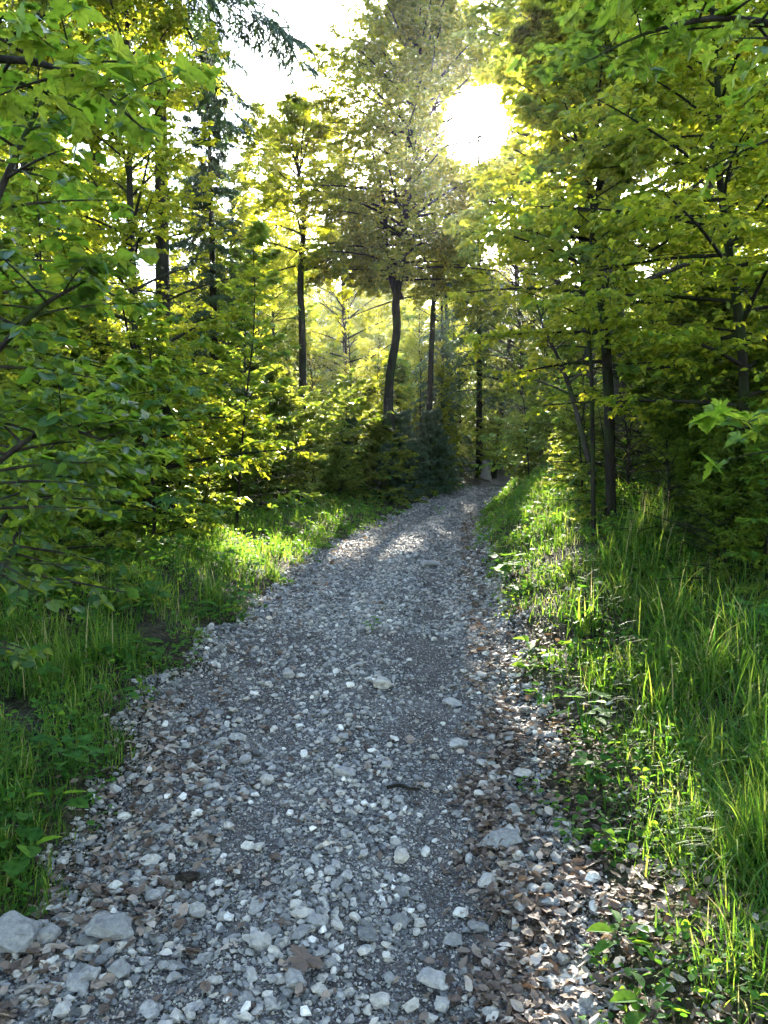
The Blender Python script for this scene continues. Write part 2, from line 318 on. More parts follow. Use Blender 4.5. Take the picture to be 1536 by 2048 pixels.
# and the openings that let dappled sun through to the leaves in the middle of the wood
rq = np.random.default_rng(2024)
NG0 = len(GAPS)
for k in range(100):
    d = rq.uniform(5, 17); px = rq.uniform(-50, 1600); row = rq.uniform(120, 880)
    if 500 < px < 1000: continue
    GAPS.append(((AX(px, d), d, AZ(row, d)), rq.uniform(.15, .38), 0.004))
for k in range(80):
    d = rq.uniform(4.5, 11); px = rq.uniform(1000, 1580); row = rq.uniform(250, 930)
    GAPS.append(((AX(px, d), d, AZ(row, d)), rq.uniform(.25, .45), 0.004))
for k in range(90):
    d = rq.uniform(16, 27); px = rq.uniform(480, 1120); row = rq.uniform(560, 930)
    GAPS.append(((AX(px, d), d, AZ(row, d)), rq.uniform(.35, .7), 0.004))
def culled(P, few=False):
    m = np.zeros(len(P), bool)
    if P[:, 1].mean() > 37: return m
    jit = np.random.default_rng(4).uniform(.8, 1.1, len(P))
    lo, hi = P.min(0), P.max(0); ctr = (lo + hi) / 2; rb = np.linalg.norm(hi - lo) / 2
    for q, rad, k in (GAPS[:NG0] if few or False else GAPS):
        v = ctr - np.array(q); t = v @ SUNV
        if np.linalg.norm(v - t * SUNV) > rb + rad + k * max(t, 0) or t < -rb: continue
        v = P - np.array(q); t = v @ SUNV; dd = np.linalg.norm(v - t[:, None] * SUNV, axis=1)
        m |= (t > 1.2) & (dd < (rad + k * t) * jit)
    return m

# ------------------------------------------------------------------ trees
def kids(rng, P, D, L, B, n, t0, t1, ang, ratio, flat=.25, minl=.05, jit=.2, bend=-.1, taper=.6, plane=1.0):
    """n side twigs on each parent, alternately left and right, near the horizontal plane"""
    N_ = len(P); t = np.linspace(t0, t1, n)[None] + rng.uniform(-.4, .4, (N_, n)) * (t1 - t0) / n
    pos = P[:, None] + D[:, None] * (L[:, None] * t)[..., None] + B[:, None] * (L[:, None] * t * t)[..., None]
    d = nrm(D[:, None] + 2 * B[:, None] * t[..., None])
    side = np.where((np.arange(n)[None] + rng.integers(0, 2, (N_, 1))) % 2 == 0, 1., -1.)
    hz = nrm(np.cross(d, [0, 0, 1.]) + 1e-6); up = nrm(np.cross(hz, d))
    a = R(ang) * (1 + rng.normal(0, jit, (N_, n)))
    e = rng.normal(0, flat, (N_, n)) + (1 - plane) * rng.uniform(-3, 3, (N_, n))
    cd = d * np.cos(a)[..., None] + np.sin(a)[..., None] * (hz * (side * np.cos(e))[..., None] + up * np.sin(e)[..., None])
    ln = np.maximum(L[:, None] * ratio * (1 - taper * t) * rng.uniform(.7, 1.2, (N_, n)), minl)
    b = np.zeros((N_, n, 3)); b[..., 2] = bend * rng.uniform(.5, 1.5, (N_, n))
    return pos.reshape(-1, 3), nrm(cd).reshape(-1, 3), ln.reshape(-1), b.reshape(-1, 3)
def leaves_on(rng, P, D, L, B, n, size, nj=.35, droop=.25, ang=55, t0=.12):
    p, d, _, _ = kids(rng, P, D, L, B, n, t0, 1.0, ang, .1, flat=.2)
    d = nrm(d + np.array([0, 0, -1.]) * rng.uniform(0, 2 * droop, (len(d), 1)))
    nn = nrm(np.array([0, 0, 1.]) + rng.normal(0, nj, (len(p), 3)))
    return p, d, nn, size * rng.uniform(.65, 1.15, len(p))

def grow(seed, trunk, rad, n1, n2, n3, nl, leaf, lsize, h0=.3, len1=2.2, prof=None, elev=(15, 55), bend=-.12, len2=.45, len3=.45,
         nj=.4, droop=.25, tube3=False, flat=.25, plane=1.0, side=None, tsides=8, tn=24, a1=None):
    """returns wood Acc, twig Acc, leaf arrays"""
    rng = np.random.default_rng(seed); W = Acc(); Tw = Acc()
    tp, tr, td = pole(W, trunk, rad, sides=tsides, n=tn, rough=.03, rng=rng)
    f = h0 + (1 - h0) * (np.arange(n1) + rng.uniform(0, 1, n1)) / n1; f = np.clip(f, 0, .995)
    i = f * (tn - 1); i0 = i.astype(int); w_ = (i - i0)[:, None]; i1 = np.minimum(i0 + 1, tn - 1)
    P = tp[i0] * (1 - w_) + tp[i1] * w_; tr_ = tr[i0]
    az = np.arange(n1) * 2.39996 + rng.uniform(-.5, .5, n1)
    if side is not None: az = R(side[0]) + rng.normal(0, R(side[1]), n1)
    g = (f - h0) / (1 - h0)
    el = R(elev[0]) + (R(elev[1]) - R(elev[0])) * g + rng.normal(0, .12, n1)
    D = np.stack([np.cos(el) * np.cos(az), np.cos(el) * np.sin(az), np.sin(el)], 1)
    L = len1 * (np.sqrt(np.clip(1 - g * .93, 0, 1)) if prof is None else prof(g)) * rng.uniform(.7, 1.15, n1)
    B = np.stack([rng.normal(0, .08, n1), rng.normal(0, .08, n1), bend * np.ones(n1)], 1)
    r1 = np.minimum(tr_ * .55, .013 * L + .004)
    tubes(W, P, D, L, B, r1, r1 * .25, 6, 5)
    s = kids(rng, P, D, L, B, n2, .18, 1.0, 50, len2, flat=flat, bend=-.08, plane=plane)
    rr = np.maximum(.0035 * s[2] / .5, .0022); tubes(Tw, *s, rr, rr * .4, 3, 3)
    if n3:
        s3 = kids(rng, *s, n3, .2, 1.0, 48, len3, flat=flat, bend=-.06)
        if tube3: q = np.full(len(s3[0]), .0016); tubes(Tw, *s3, q, q * .6, 1, 3)
        tl = [np.concatenate([s3[k], s[k]]) for k in range(4)]
    else: tl = s
    return W, Tw, leaves_on(rng, *tl, nl, lsize, nj=nj, droop=droop) + (leaf, rng)

class Proto:
    def __init__(s, name, g, bark, lmat, leaf_name='crown'):
        s.name = name; s.W, s.Tw, s.lv = g; s.bark = bark; s.lmat = lmat; s.leaf_name = leaf_name; s.m = None
        s.trnd = s.lv[5].random(len(s.lv[0]))
    def crown(s, keep=None):
        p, d, n, sz, leaf, rng = s.lv; A = s.trnd
        if keep is not None: p, d, n, sz, A = p[keep], d[keep], n[keep], sz[keep], A[keep]
        a = Acc(); put(a, leaf, p, d, n, sz, A, curl=True); return a.mesh(s.leaf_name, M[s.lmat])
    def place(s, label, cat, loc, rz=0, sc=1.0, group=None, name=None, cull=True):
        if s.m is None:
            s.m = (s.W.mesh('trunk', M[s.bark], True), s.Tw.mesh('twigs', M['twig' if s.bark != 'bark_dark' else 'bark_dark'], True), None)
        e = thing(name or s.name, label, cat, loc, rz, group, sc)
        P = s.lv[0] * sc; c, sn = math.cos(rz), math.sin(rz)
        Pw = np.stack([P[:, 0] * c - P[:, 1] * sn, P[:, 0] * sn + P[:, 1] * c, P[:, 2]], 1) + np.array(loc)
        mk = culled(Pw, s.name == 'crooked_tree' or 'slender' in label or 'the sun' in label) if cull else np.zeros(1, bool)
        if mk.any(): cm = s.crown(~mk)
        else:
            if s.m[2] is None: s.m = s.m[:2] + (s.crown(),)
            cm = s.m[2]
        for nm, me in (('trunk', s.m[0]), ('twigs', s.m[1]), (s.leaf_name, cm)):
            o = bpy.data.objects.new(nm, me); C.objects.link(o); o.parent = e
        return e
def trunk_line(rng, H, lean=.04, k=5, wob=.012):
    t = np.linspace(0, 1, k)[:, None]; w_ = np.cumsum(rng.normal(0, wob * H, (k, 2)), 0) * t
    return np.hstack([w_ + lean * H * t * rng.normal(0, 1, (1, 2)), t * H - .3])

rg = np.random.default_rng(7)
PR = {}
PR['tall'] = []
for sd, H, dark in ((11, 17, 0), (12, 20, 0), (13, 15, 1), (14, 18, 1)):
    r_ = np.random.default_rng(sd)
    PR['tall'].append(Proto('dense_tree' if dark else 'beech_tree', grow(sd, trunk_line(r_, H), np.linspace(.16, .02, 5), 78, 14, 6, 12, BEECH_Q, .09, nj=.8, flat=.5, elev=(12, 68), bend=-.2, h0=.08, len1=3.2,
        prof=lambda g: .55 + .45*np.sin(np.pi * np.clip(g + .12, 0, 1)) - .45*g**3), 'bark_dark', 'beech_dark' if dark else 'beech'))
PR['mid'] = []
for sd, H in ((21, 10), (22, 12)):
    r_ = np.random.default_rng(sd)
    PR['mid'].append(Proto('young_beech', grow(sd, trunk_line(r_, H, .03), np.linspace(.085, .012, 5), 70, 13, 5, 11, BEECH_Q, .08, nj=.8, flat=.45, h0=.08, len1=2.3, elev=(10, 62)), 'bark_dark', 'beech'))
PR['sap'] = []
for sd, H in ((31, 4.2), (32, 3.2), (33, 5.2)):
    r_ = np.random.default_rng(sd)
    PR['sap'].append(Proto('maple_sapling', grow(sd, trunk_line(r_, H, .06, wob=.03), np.linspace(.025, .005, 5), 36, 8, 0, 8, MAPLE_S, .12, h0=.12, len1=1.25, elev=(10, 50), len2=.4, nj=.3), 'bark_dark', 'maple', 'leaves'))
PR['shrub'] = []
for sd, H in ((41, 2.6), (42, 2.0)):
    r_ = np.random.default_rng(sd)
    PR['shrub'].append(Proto('beech_shrub', grow(sd, trunk_line(r_, H, .06), np.linspace(.03, .006, 5), 56, 10, 4, 10, BEECH_Q, .07, nj=.7, flat=.4, h0=.04, len1=1.3, elev=(5, 60)), 'bark_dark', 'beech_dark', 'leaves'))

def spruce(seed, H, len1, h0, n1=95, nn=8, bend=-.28, radius=.16, el=(-8, 30), ns=.075):
    rng = np.random.default_rng(seed); W, Tw, _ = grow(seed, trunk_line(rng, H, .01, wob=.003), np.linspace(radius, .015, 5), 2, 2, 0, 2, NEEDLE, .1, h0=.9, len1=.3)
    n = n1; f = h0 + (1 - h0) * (np.floor(np.arange(n) / 5) * 5 / n); az = np.arange(n) * 2 * np.pi / 5 + np.floor(np.arange(n) / 5) * .7 + rng.normal(0, .15, n)
    tl = spline(trunk_line(np.random.default_rng(seed), H, .01, wob=.003), 50); P = np.stack([np.interp(f * 49, np.arange(50), tl[:, k]) for k in range(3)], 1)
    g = (f - h0) / (1 - h0); e = R(el[0]) + R(el[1] - el[0]) * g + rng.normal(0, .06, n)
    D = np.stack([np.cos(e) * np.cos(az), np.cos(e) * np.sin(az), np.sin(e)], 1); L = (len1 * (1 - g) + .25) * rng.uniform(.75, 1.1, n)
    B = np.zeros((n, 3)); B[:, 2] = bend * (1 - g * .6)
    r1 = .009 * L + .003; tubes(W, P, D, L, B, r1, r1 * .2, 5, 4)
    s = kids(rng, P, D, L, B, 16, .12, 1, 58, .38, flat=.12, bend=-.35); q = np.full(len(s[0]), .003); tubes(Tw, *s, q, q * .5, 2, 3)
    s3 = kids(rng, *s, 7, .1, 1, 45, .4, flat=.2, bend=-.5, minl=.08)
    tlx = [np.concatenate([s3[k], s[k]]) for k in range(4)]
    p, d, nn_, sz = leaves_on(rng, *tlx, nn, ns, nj=.6, droop=.15, ang=35, t0=.02)
    return W, Tw, (p, d, nn_, sz, NEEDLE, rng)
PR['spruce'] = [Proto('spruce_tree', spruce(51, 14, 2.0, .10, n1=130, ns=.12), 'bark_dark', 'spruce'), Proto('spruce_tree', spruce(52, 18, 2.6, .22, n1=130, ns=.12), 'bark_dark', 'spruce'),
                Proto('young_spruce', spruce(53, 3.0, 1.15, .04, n1=60, bend=-.1, radius=.04, el=(5, 40)), 'bark_dark', 'spruce')]

def base(px, d, dz=0): x = AX(px, d); return (x, d, float(T(x, d, False)) + dz)

# left and centre: the trees one can tell apart
S_ = PR['spruce']; Tt = PR['tall']; Md = PR['mid']
Tt[0].place('tall leafy beech at the left edge behind the near shrub', 'tree', base(10, 13.5), .3, .95)
Tt[1].place('tall sunlit beech reaching the top left beside the sky gap', 'tree', base(225, 17), 1.9, .98)
Tt[0].place('yellow green beech behind the left saplings', 'tree', base(110, 22), 2.7, .8)
Md[0].place('young beech bending over the left grass bank', 'tree', base(300, 9.8), 2.2, .85)
Md[1].place('slim young beech right of the dark left spruce', 'tree', base(520, 24), .9, .95)
Tt[2].place('broad tree outside the left edge of the road', 'tree', base(-150, 10), .9, .9)
Md[0].place('round crowned young beech closing the wood right of the dark left spruce', 'tree', base(450, 21), 4.4, .95)
Md[1].place('young beech between the dark left spruce and the slender tree', 'tree', base(550, 27), 5.1, 1.0)
Md[0].place('young beech standing behind the dark left spruce', 'tree', base(395, 24), 2.9, .95)
S_[0].place('dark spruce with layered boughs at the left side of the sky gap', 'tree', base(432, 18), .4, .78)
Proto('spruce_tree', spruce(57, 19, 2.1, .42, n1=100, bend=-.22, radius=.12, ns=.15), 'bark_dark', 'spruce').place('tall spruce whose boughs hang into the top left sky', 'tree', base(330, 10.8), 1.3)

Md[0].place('faint slim tree just left of the crooked tree', 'tree', base(702, 27), 1.1, 1.25)
# the crooked tree
r_ = np.random.default_rng(77); d = 17.5; b0 = base(778, d)
pts = np.array([[AX(px, d) - b0[0], 0, AZ(rw, d) - b0[2]] for px, rw in [(776, 860), (779, 760), (793, 665), (792, 600), (806, 500), (812, 400), (838, 250), (830, 120), (850, -80)]])
crk = grow(77, pts, np.array([.115, .105, .10, .095, .085, .075, .06, .045, .02]), 105, 14, 6, 12, BEECH_Q, .095, nj=.9, flat=.7, elev=(5, 60), bend=-.2, h0=.42, len1=2.7, prof=lambda g: .75 + .35*np.sin(np.pi*g) - .4*g**3, tn=30)
pole(crk[0], np.array([[AX(px, d) - b0[0], .1, AZ(rw, d) - b0[2]] for px, rw in [(798, 595), (782, 550), (772, 480), (768, 400), (745, 300)]]), np.array([.08, .065, .055, .05, .02]), 7, 12)
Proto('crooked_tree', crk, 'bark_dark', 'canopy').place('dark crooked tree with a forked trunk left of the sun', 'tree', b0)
S_[1].place('dark spruce at the bend of the path right under the sun', 'tree', base(958, 25), 2.2, .8)
S_[0].place('dark spruce left of the spruce at the bend', 'tree', base(885, 27), 1.2, .6)
Tt[3].place('thin dark trunked tree beside the stump at the bend', 'tree', base(985, 26), .2, .6)
Tt[2].place('tree just right of the sun with dark slim trunk', 'tree', base(1050, 23), 2.5, .8)
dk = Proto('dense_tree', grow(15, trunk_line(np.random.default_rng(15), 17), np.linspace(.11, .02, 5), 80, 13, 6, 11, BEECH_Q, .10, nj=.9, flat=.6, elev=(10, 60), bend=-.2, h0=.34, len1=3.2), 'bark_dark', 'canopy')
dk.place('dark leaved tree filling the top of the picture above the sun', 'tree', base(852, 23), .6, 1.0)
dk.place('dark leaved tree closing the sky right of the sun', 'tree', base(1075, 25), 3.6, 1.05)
Tt[1].place('tree behind the sun seen through the gap', 'tree', base(900, 34), 2.9, .8)

def right_tree(seed, line, d, rad, label, name, n1, len1, h0, bark, lm, leaf=BEECH_Q, ls=.085, **kw):
    kw.setdefault('nj', .65); kw.setdefault('flat', .4); kw.setdefault('elev', (15, 60))
    b = base(line[0][0], d); P = np.array([[AX(px, d) - b[0], 0, AZ(rw, d) - b[2]] for px, rw in line]); P[0, 2] = -.3
    P[:, 1] += np.linspace(0, .4, len(P)) * np.random.default_rng(seed).normal()
    return Proto(name, grow(seed, P, np.array(rad), n1, kw.pop('n2', 12), kw.pop('n3', 4), kw.pop('nl', 9), leaf, ls, h0=h0, len1=len1, tn=28, **kw), bark, lm).place(label, 'tree', b)
right_tree(81, [(1265, 930), (1242, 760), (1225, 600), (1219, 300), (1212, 0), (1215, -400)], 8.8, [.14, .125, .12, .105, .09, .02], 'mossy grey trunk on the right bank, the thickest trunk in view', 'beech_tree', 40, 2.2, .40, 'bark', 'beech_dark', n2=13, n3=5, nl=10)
right_tree(82, [(1182, 900), (1178, 650), (1170, 400), (1165, 0), (1165, -250)], 14, [.13, .12, .11, .10, .02], 'slim straight trunk left of the thick mossy trunk', 'beech_tree', 42, 2.4, .3, 'bark_dark', 'beech_dark', n2=13, n3=5, nl=10)
Tt[3].place('dense tree at the right edge of the picture', 'tree', base(1590, 10.5), 1.9, .95)
Tt[1].place('tall tree behind the right saplings', 'tree', base(1420, 15), .7, .6)
Tt[0].place('tall tree deep in the wood at the far right', 'tree', base(1520, 20), 2.2, .75)
Tt[2].place('tall tree between the right trunks', 'tree', base(1330, 19), 1.2, .8)
Tt[0].place('tall tree between the bend and the slim straight trunk', 'tree', base(1120, 21), 4.2, .5)
right_tree(88, [(606, 900), (607, 700), (604, 560), (612, 440), (600, 330), (597, 240)], 18, [.10, .09, .08, .065, .04, .015], 'slender straight tree under the sky gap with bare dark stem', 'young_beech', 46, 2.0, .42, 'bark_dark', 'beech', elev=(10, 65))
# right saplings with dark wiry stems
right_tree(83, [(1485, 900), (1470, 760), (1425, 520), (1392, 380), (1375, 240), (1345, 20), (1335, -120)], 5.6, [.04, .035, .028, .024, .02, .014, .006], 'leaning sapling with a dark wiry stem near the right edge', 'young_beech', 62, 1.5, .12, 'bark_dark', 'beech', BEECH, .066, n2=11, n3=4, nl=8, elev=(10, 45), tube3=True)
right_tree(84, [(1225, 940), (1205, 760), (1175, 540), (1150, 400), (1105, 270), (1070, 180)], 7.0, [.05, .045, .035, .028, .02, .008], 'sapling with a bent dark stem right of the sun', 'young_beech', 56, 1.5, .2, 'bark_dark', 'beech', BEECH, .066, n2=11, n3=4, nl=8, elev=(5, 45), tube3=True)
right_tree(85, [(1205, 985), (1160, 830), (1130, 720), (1100, 640), (1085, 560)], 8.0, [.035, .028, .02, .015, .006], 'thin leaning sapling rising from the grassy right bank', 'maple_sapling', 22, 1.0, .3, 'bark', 'maple', MAPLE_S, .12, n2=6, n3=0, nl=7, tube3=True)
right_tree(86, [(1190, 960), (1172, 760), (1150, 600), (1163, 400), (1155, 250), (1168, 80)], 6.6, [.02, .017, .014, .011, .008, .004], 'thin upright sapling stem between sun and thick trunk', 'maple_sapling', 30, .9, .2, 'bark_dark', 'maple', MAPLE_S, .12, n2=6, n3=0, nl=7, tube3=True)

# understorey of saplings and shrubs
und = [(470, 11, 'sap', 0, 1.0, 'maple sapling standing over the middle of the left grass'), (300, 8.5, 'sap', 1, .9, 'low maple sapling behind the near left leaves'),
       (380, 14, 'shrub', 0, 1.0, 'leafy shrub behind the left grass'), (560, 15, 'shrub', 1, 1.1, 'shrub below the slender straight tree'),
       (180, 10, 'shrub', 0, 1.1, 'dark shrub deep in the left undergrowth'), (60, 8, 'sap', 2, .9, 'tall maple sapling in the left undergrowth'),
       (-60, 6.5, 'shrub', 0, 1.2, 'dark shrub cut by the left edge'), (690, 17, 'sap', 1, .95, 'bright maple sapling left of the dark thicket'),
       (740, 19, 'shrub', 0, 1.15, 'green shrub at the foot of the crooked tree'), (640, 22, 'shrub', 0, 1.4, 'shrub deep between the two slim trees'),
       (1075, 15, 'sap', 1, .75, 'maple sapling on the right bank by the bend'), (1060, 12.5, 'sap', 0, .7, 'maple sapling hanging over the grassy right bank'),
       (1130, 13, 'shrub', 1, .9, 'low shrub on the crest of the right bank'), (1330, 8.3, 'shrub', 1, 1.0, 'dark shrub in the hollow on the right'),
       (1480, 6.5, 'shrub', 0, .8, 'beech shrub low at the right edge'), (1420, 9.5, 'shrub', 0, 1.1, 'shrub behind the hollow on the right'), (1280, 12, 'sap', 2, .9, 'tall maple sapling behind the thick mossy trunk'),
       (1560, 8, 'sap', 2, .95, 'maple sapling beyond the right edge'), (1090, 18, 'sap', 2, 1.1, 'maple sapling behind the bank crest'), (1200, 16, 'shrub', 0, 1.2, 'shrub between the right trunks')]
und += [(540, 15.5, 'shrub', 0, .75, 'small beech shrub at the back of the left grass'), (430, 13.5, 'shrub', 1, .9, 'round beech shrub behind the left grass'), (610, 17, 'sap', 1, .8, 'short maple sapling at the foot of the slender straight tree'),
        (250, 11.5, 'shrub', 0, .9, 'beech shrub deep behind the arching maple'), (120, 9.6, 'shrub', 1, 1.0, 'beech shrub below the white trunk'), (20, 9.0, 'shrub', 0, .8, 'low beech shrub left of the white trunk'), (360, 11, 'sap', 0, .6, 'low maple sapling over the left grass'),
        (1250, 7.2, 'shrub', 1, .55, 'low dark shrub at the top of the grassy right bank'), (1340, 6.2, 'shrub', 0, .45, 'low spreading shrub in the dark right hollow'), (1450, 5.4, 'shrub', 1, .5, 'small shrub above the tall grass at the right'), (1540, 5.6, 'shrub', 0, .6, 'shrub under the pale maple twig at the right edge'),
        (1180, 9.3, 'shrub', 0, .5, 'small shrub on the right bank beside the thin leaning sapling'), (1240, 9.5, 'sap', 0, .7, 'maple sapling in front of the thick mossy trunk'), (1400, 7.5, 'sap', 1, .9, 'maple sapling behind the dark right hollow'),
        (1100, 15, 'sap', 0, .8, 'maple sapling on top of the bank crest'), (480, 16, 'sap', 2, 1.0, 'tall maple sapling before the slim young beech')]
und += [(1160, 8.2, 'sap', 1, .55, 'short maple sapling at the lip of the right bank'), (1270, 7.6, 'sap', 0, .5, 'short maple sapling above the sunlit right grass'), (1390, 6.6, 'sap', 1, .6, 'leafy maple sapling left of the wiry sapling'), (1500, 6.0, 'sap', 0, .5, 'leafy maple sapling right of the wiry sapling'),
        (1330, 9.5, 'sap', 2, .6, 'maple sapling screening the base of the thick mossy trunk'), (1110, 10.5, 'sap', 0, .45, 'small bright maple on the grassy bank crest'), (760, 17.5, 'shrub', 1, .9, 'beech shrub before the young spruces')]
und += [(1220, 8.6, 'sap', 0, .38, 'knee high maple seedling on the right bank'), (1330, 7.2, 'sap', 1, .45, 'knee high maple seedling in front of the dark right hollow'), (1440, 6.2, 'sap', 0, .36, 'knee high maple seedling among the tall right grass'), (1530, 5.2, 'sap', 1, .4, 'knee high maple seedling at the right edge'), (1170, 11, 'sap', 1, .6, 'waist high maple seedling beyond the leaning sapling'),
        (400, 10.2, 'sap', 0, .4, 'knee high maple seedling at the back of the left grass'), (520, 13, 'sap', 1, .5, 'waist high maple seedling left of the slender straight tree'), (240, 8.6, 'sap', 1, .45, 'knee high maple seedling under the left saplings'), (620, 15.5, 'sap', 0, .5, 'waist high maple seedling at the left bend'), (680, 16, 'shrub', 1, .6, 'low beech shrub at the far left verge')]
rg = np.random.default_rng(5)
for px, d, k, i, sc, lab in und: PR[k][i].place(lab, 'sapling' if k == 'sap' else 'shrub', base(px, d), rg.uniform(0, 6.28), sc)
for px, d, i, sc, lab in [(800, 18.5, 2, .75, 'young spruce in the middle of the dark thicket'), (740, 20, 2, .7, 'young spruce at the left of the dark thicket'), (860, 20, 2, .8, 'young spruce beside the path before the bend'),
                          (840, 22, 2, .9, 'taller young spruce at the back of the dark thicket'), (700, 18.5, 2, .7, 'small young spruce at the foot of the crooked tree'), (775, 17.3, 2, .5, 'smallest young spruce in front of the dark thicket')]:
    S_[i].place(lab, 'young spruce', base(px, d), rg.uniform(0, 6.28), sc)
# unseen trees added beside and behind the viewer to darken the verges
for k, (x, y, i) in enumerate([(-4.6, -.8, 0), (4.4, -1.2, 1), (-6.5, -5, 2), (5.5, -6, 3), (-3.8, -9, 1), (3.6, -10.5, 0), (8, .5, 2), (-8, 1, 3), (0.5, -15, 2)]):
    Tt[i].place('added shade tree %s' % ['beside the viewer on the left', 'beside the viewer on the right', 'behind the viewer on the left verge', 'behind the viewer on the right verge', 'far behind on the left', 'far behind on the right', 'up the bank right of the viewer', 'in the wood left of the viewer', 'closing the view far behind the viewer'][k], 'tree', (x, y, float(T(x, y, False))), k * 1.3, 1.0)
# trees further back
far = []
def zone(x, d):
    px = x / d * FPX + 768
    for lim, nm in ((150, 'the left edge shrub'), (400, 'the left saplings'), (560, 'the left dark spruce'), (700, 'the slender straight tree'), (880, 'the crooked tree'), (1040, 'the bend of the path'), (1200, 'the bank crest'), (1350, 'the thick mossy trunk')):
        if px < lim: return nm
    return 'the wiry right sapling'
for k in range(230):
    d = rg.uniform(23, 70); px = rg.uniform(-150, 1690)
    x = AX(px, d)
    H = min(1.05, max(.3, (2.5 + .455 * (d - 19) - float(T(x, d, False)) + rg.uniform(-1.5, 1)) / 18.))
    if abs(x - np.interp(d, ED, (EL + ER) / 2)) < 2 and d < 34: continue
    far.append((x, d, H))
for k, (x, d, H) in enumerate(far):
    p = (Tt[k % 4] if H > .7 else Md[k % 2]) if k % 9 else S_[0]
    if p in Md: H *= 1.6
    p.place('%s %s tree %s behind %s' % ('low' if H < .45 else 'high', 'slim' if p in Md else 'broad' if p in Tt else 'conical dark', 'in the first rows' if d < 33 else 'in the middle of the wood' if d < 50 else 'deepest in the wood', zone(x, d)), 'tree', (x, d, float(T(x, d, False))), rg.uniform(0, 6.28), H * rg.uniform(.85, 1.1), 'trees of the far wood', name='forest_tree')
for k in range(150):
    d = rg.uniform(18, 42); x = AX(rg.uniform(-150, 1690), d)
    l, r = np.interp(d, ED, EL), np.interp(d, ED, ER)
    if l - 1.5 < x < r + 1.5: continue
    p = (PR['shrub'] + PR['sap'])[k % 5]
    p.place('%s bush in the undergrowth %s behind %s' % ('beech' if p in PR['shrub'] else 'maple', 'just' if d < 24 else 'some way' if d < 32 else 'far', zone(x, d)), 'bush', (x, d, float(T(x, d, False))), rg.uniform(0, 6.28), rg.uniform(.9, 1.6), 'undergrowth of the far wood', name='forest_bush')

# white trunk at the left and grey stump at the bend
a = Acc(); r_ = np.random.default_rng(3); b = base(42, 11)
pole(a, np.array([[0, 0, -.2], [0, 0, 1], [.03, 0, 2.5], [.0, 0, 5], [0, 0, 9]]), [.085, .08, .075, .06, .03], 12, 30, .03, r_)
e = thing('birch_tree', 'white trunked birch showing between the near left leaves', 'tree', b); a.obj('trunk', M['birch'], e, True)
rl = np.random.default_rng(8); g_ = grow(99, np.array([[0, 0, 4], [0, 0, 6], [0, 0, 9]]), [.05, .04, .02], 26, 10, 3, 8, BEECH_Q, .07, h0=.1, len1=1.5)
a = Acc(); put(a, BEECH_Q, *g_[2][:4]); a.obj('crown', M['beech'], e); g_[0].obj('limbs', M['twig'], e, True)
a = Acc(); pole(a, np.array([[0, 0, -.2], [0, 0, .1], [.0, 0, .35], [.01, 0, .58], [.01, 0, .62]]), [.17, .14, .125, .12, .115], 14, 14, .04, r_, cap=True)
tag(a.obj('tree_stump', M['wood']), 'grey weathered stump at the bend of the path', 'stump'); bpy.data.objects['tree_stump'].location = base(971, 24)

# ------------------------------------------------------------------ near foliage: big leaves by the camera
def near_shrub(seed, stems, label, name, leaf, lsize, lmat, n1, len1, nl=6, n2=5, h0=.15, elev=(-5, 30), nj=.35, droop=.35, flowers=False, side=None, bark='bark', cat='shrub'):
    """stems: lists of (x, y, z, r) world points, all from one root"""
    o0 = np.array(stems[0][0][:3]); e = thing(name, label, cat, tuple(o0))
    W, Tw, Lv = Acc(), Acc(), Acc(); FL = []
    for k, st in enumerate(stems):
        st = np.array(st, float); g_ = grow(seed + k, st[:, :3] - o0, st[:, 3], n1, n2, 0, nl, leaf, lsize, h0=h0, len1=len1, elev=elev, nj=nj, droop=droop, bend=-.15, tn=20, side=side, len2=.42)
        W.V += g_[0].V; W.A += g_[0].A; W.F += [f + W.n for f in g_[0].F]; W.n += g_[0].n
        Tw.V += g_[1].V; Tw.A += g_[1].A; Tw.F += [f + Tw.n for f in g_[1].F]; Tw.n += g_[1].n
        p, dd, nn, sz = g_[2][:4]; kp = ~culled(p + o0) & (np.linalg.norm(p + o0 - np.array([0, 0, CAMZ]), axis=1) > 1.2)
        put(Lv, leaf, p[kp], dd[kp], nn[kp], sz[kp] * rg.uniform(.6, 1.2, kp.sum()), rng=np.random.default_rng(seed + 5), curl=True); FL.append(p[kp])
    W.obj('stems', M[bark], e, True); Tw.obj('twigs', M['twig'], e, True); Lv.obj('leaves', M[lmat], e)
    return e, np.concatenate(FL)
def w3(px, row, d, r): return (AX(px, d), d, AZ(row, d), r)
near_shrub(200, [[w3(-330, 1500, 3.3, .03), w3(-250, 1100, 3.3, .025), w3(-120, 850, 3.2, .018), w3(60, 640, 3.1, .012), w3(180, 560, 3.0, .005)],
                 [w3(-330, 1500, 3.3, .03), w3(-200, 900, 3.4, .025), w3(-60, 560, 3.4, .018), w3(60, 280, 3.4, .012), w3(150, 120, 3.4, .005)],
                 [w3(-330, 1500, 3.3, .03), w3(-200, 1150, 3.1, .02), w3(-40, 960, 3.0, .014), w3(100, 860, 2.9, .009), w3(210, 880, 2.9, .004)]],
           'viburnum shrub with large rounded leaves filling the left edge', 'viburnum_shrub', ROUND, .062, 'viburnum', 30, .85, nl=7, n2=6)
near_shrub(220, [[w3(-120, 1450, 4.6, .03), w3(-60, 1150, 4.6, .022), w3(60, 980, 4.5, .014), w3(180, 930, 4.3, .008), w3(270, 960, 4.2, .003)],
                 [w3(-120, 1450, 4.6, .03), w3(0, 1150, 5, .02), w3(100, 900, 5.2, .012), w3(230, 800, 5.2, .008), w3(300, 740, 5.2, .003)]],
           'maple with lobed leaves arching low over the left grass', 'maple_sapling', MAPLE, .10, 'maple', 26, .75, nl=6, n2=4, h0=.3, cat='sapling')
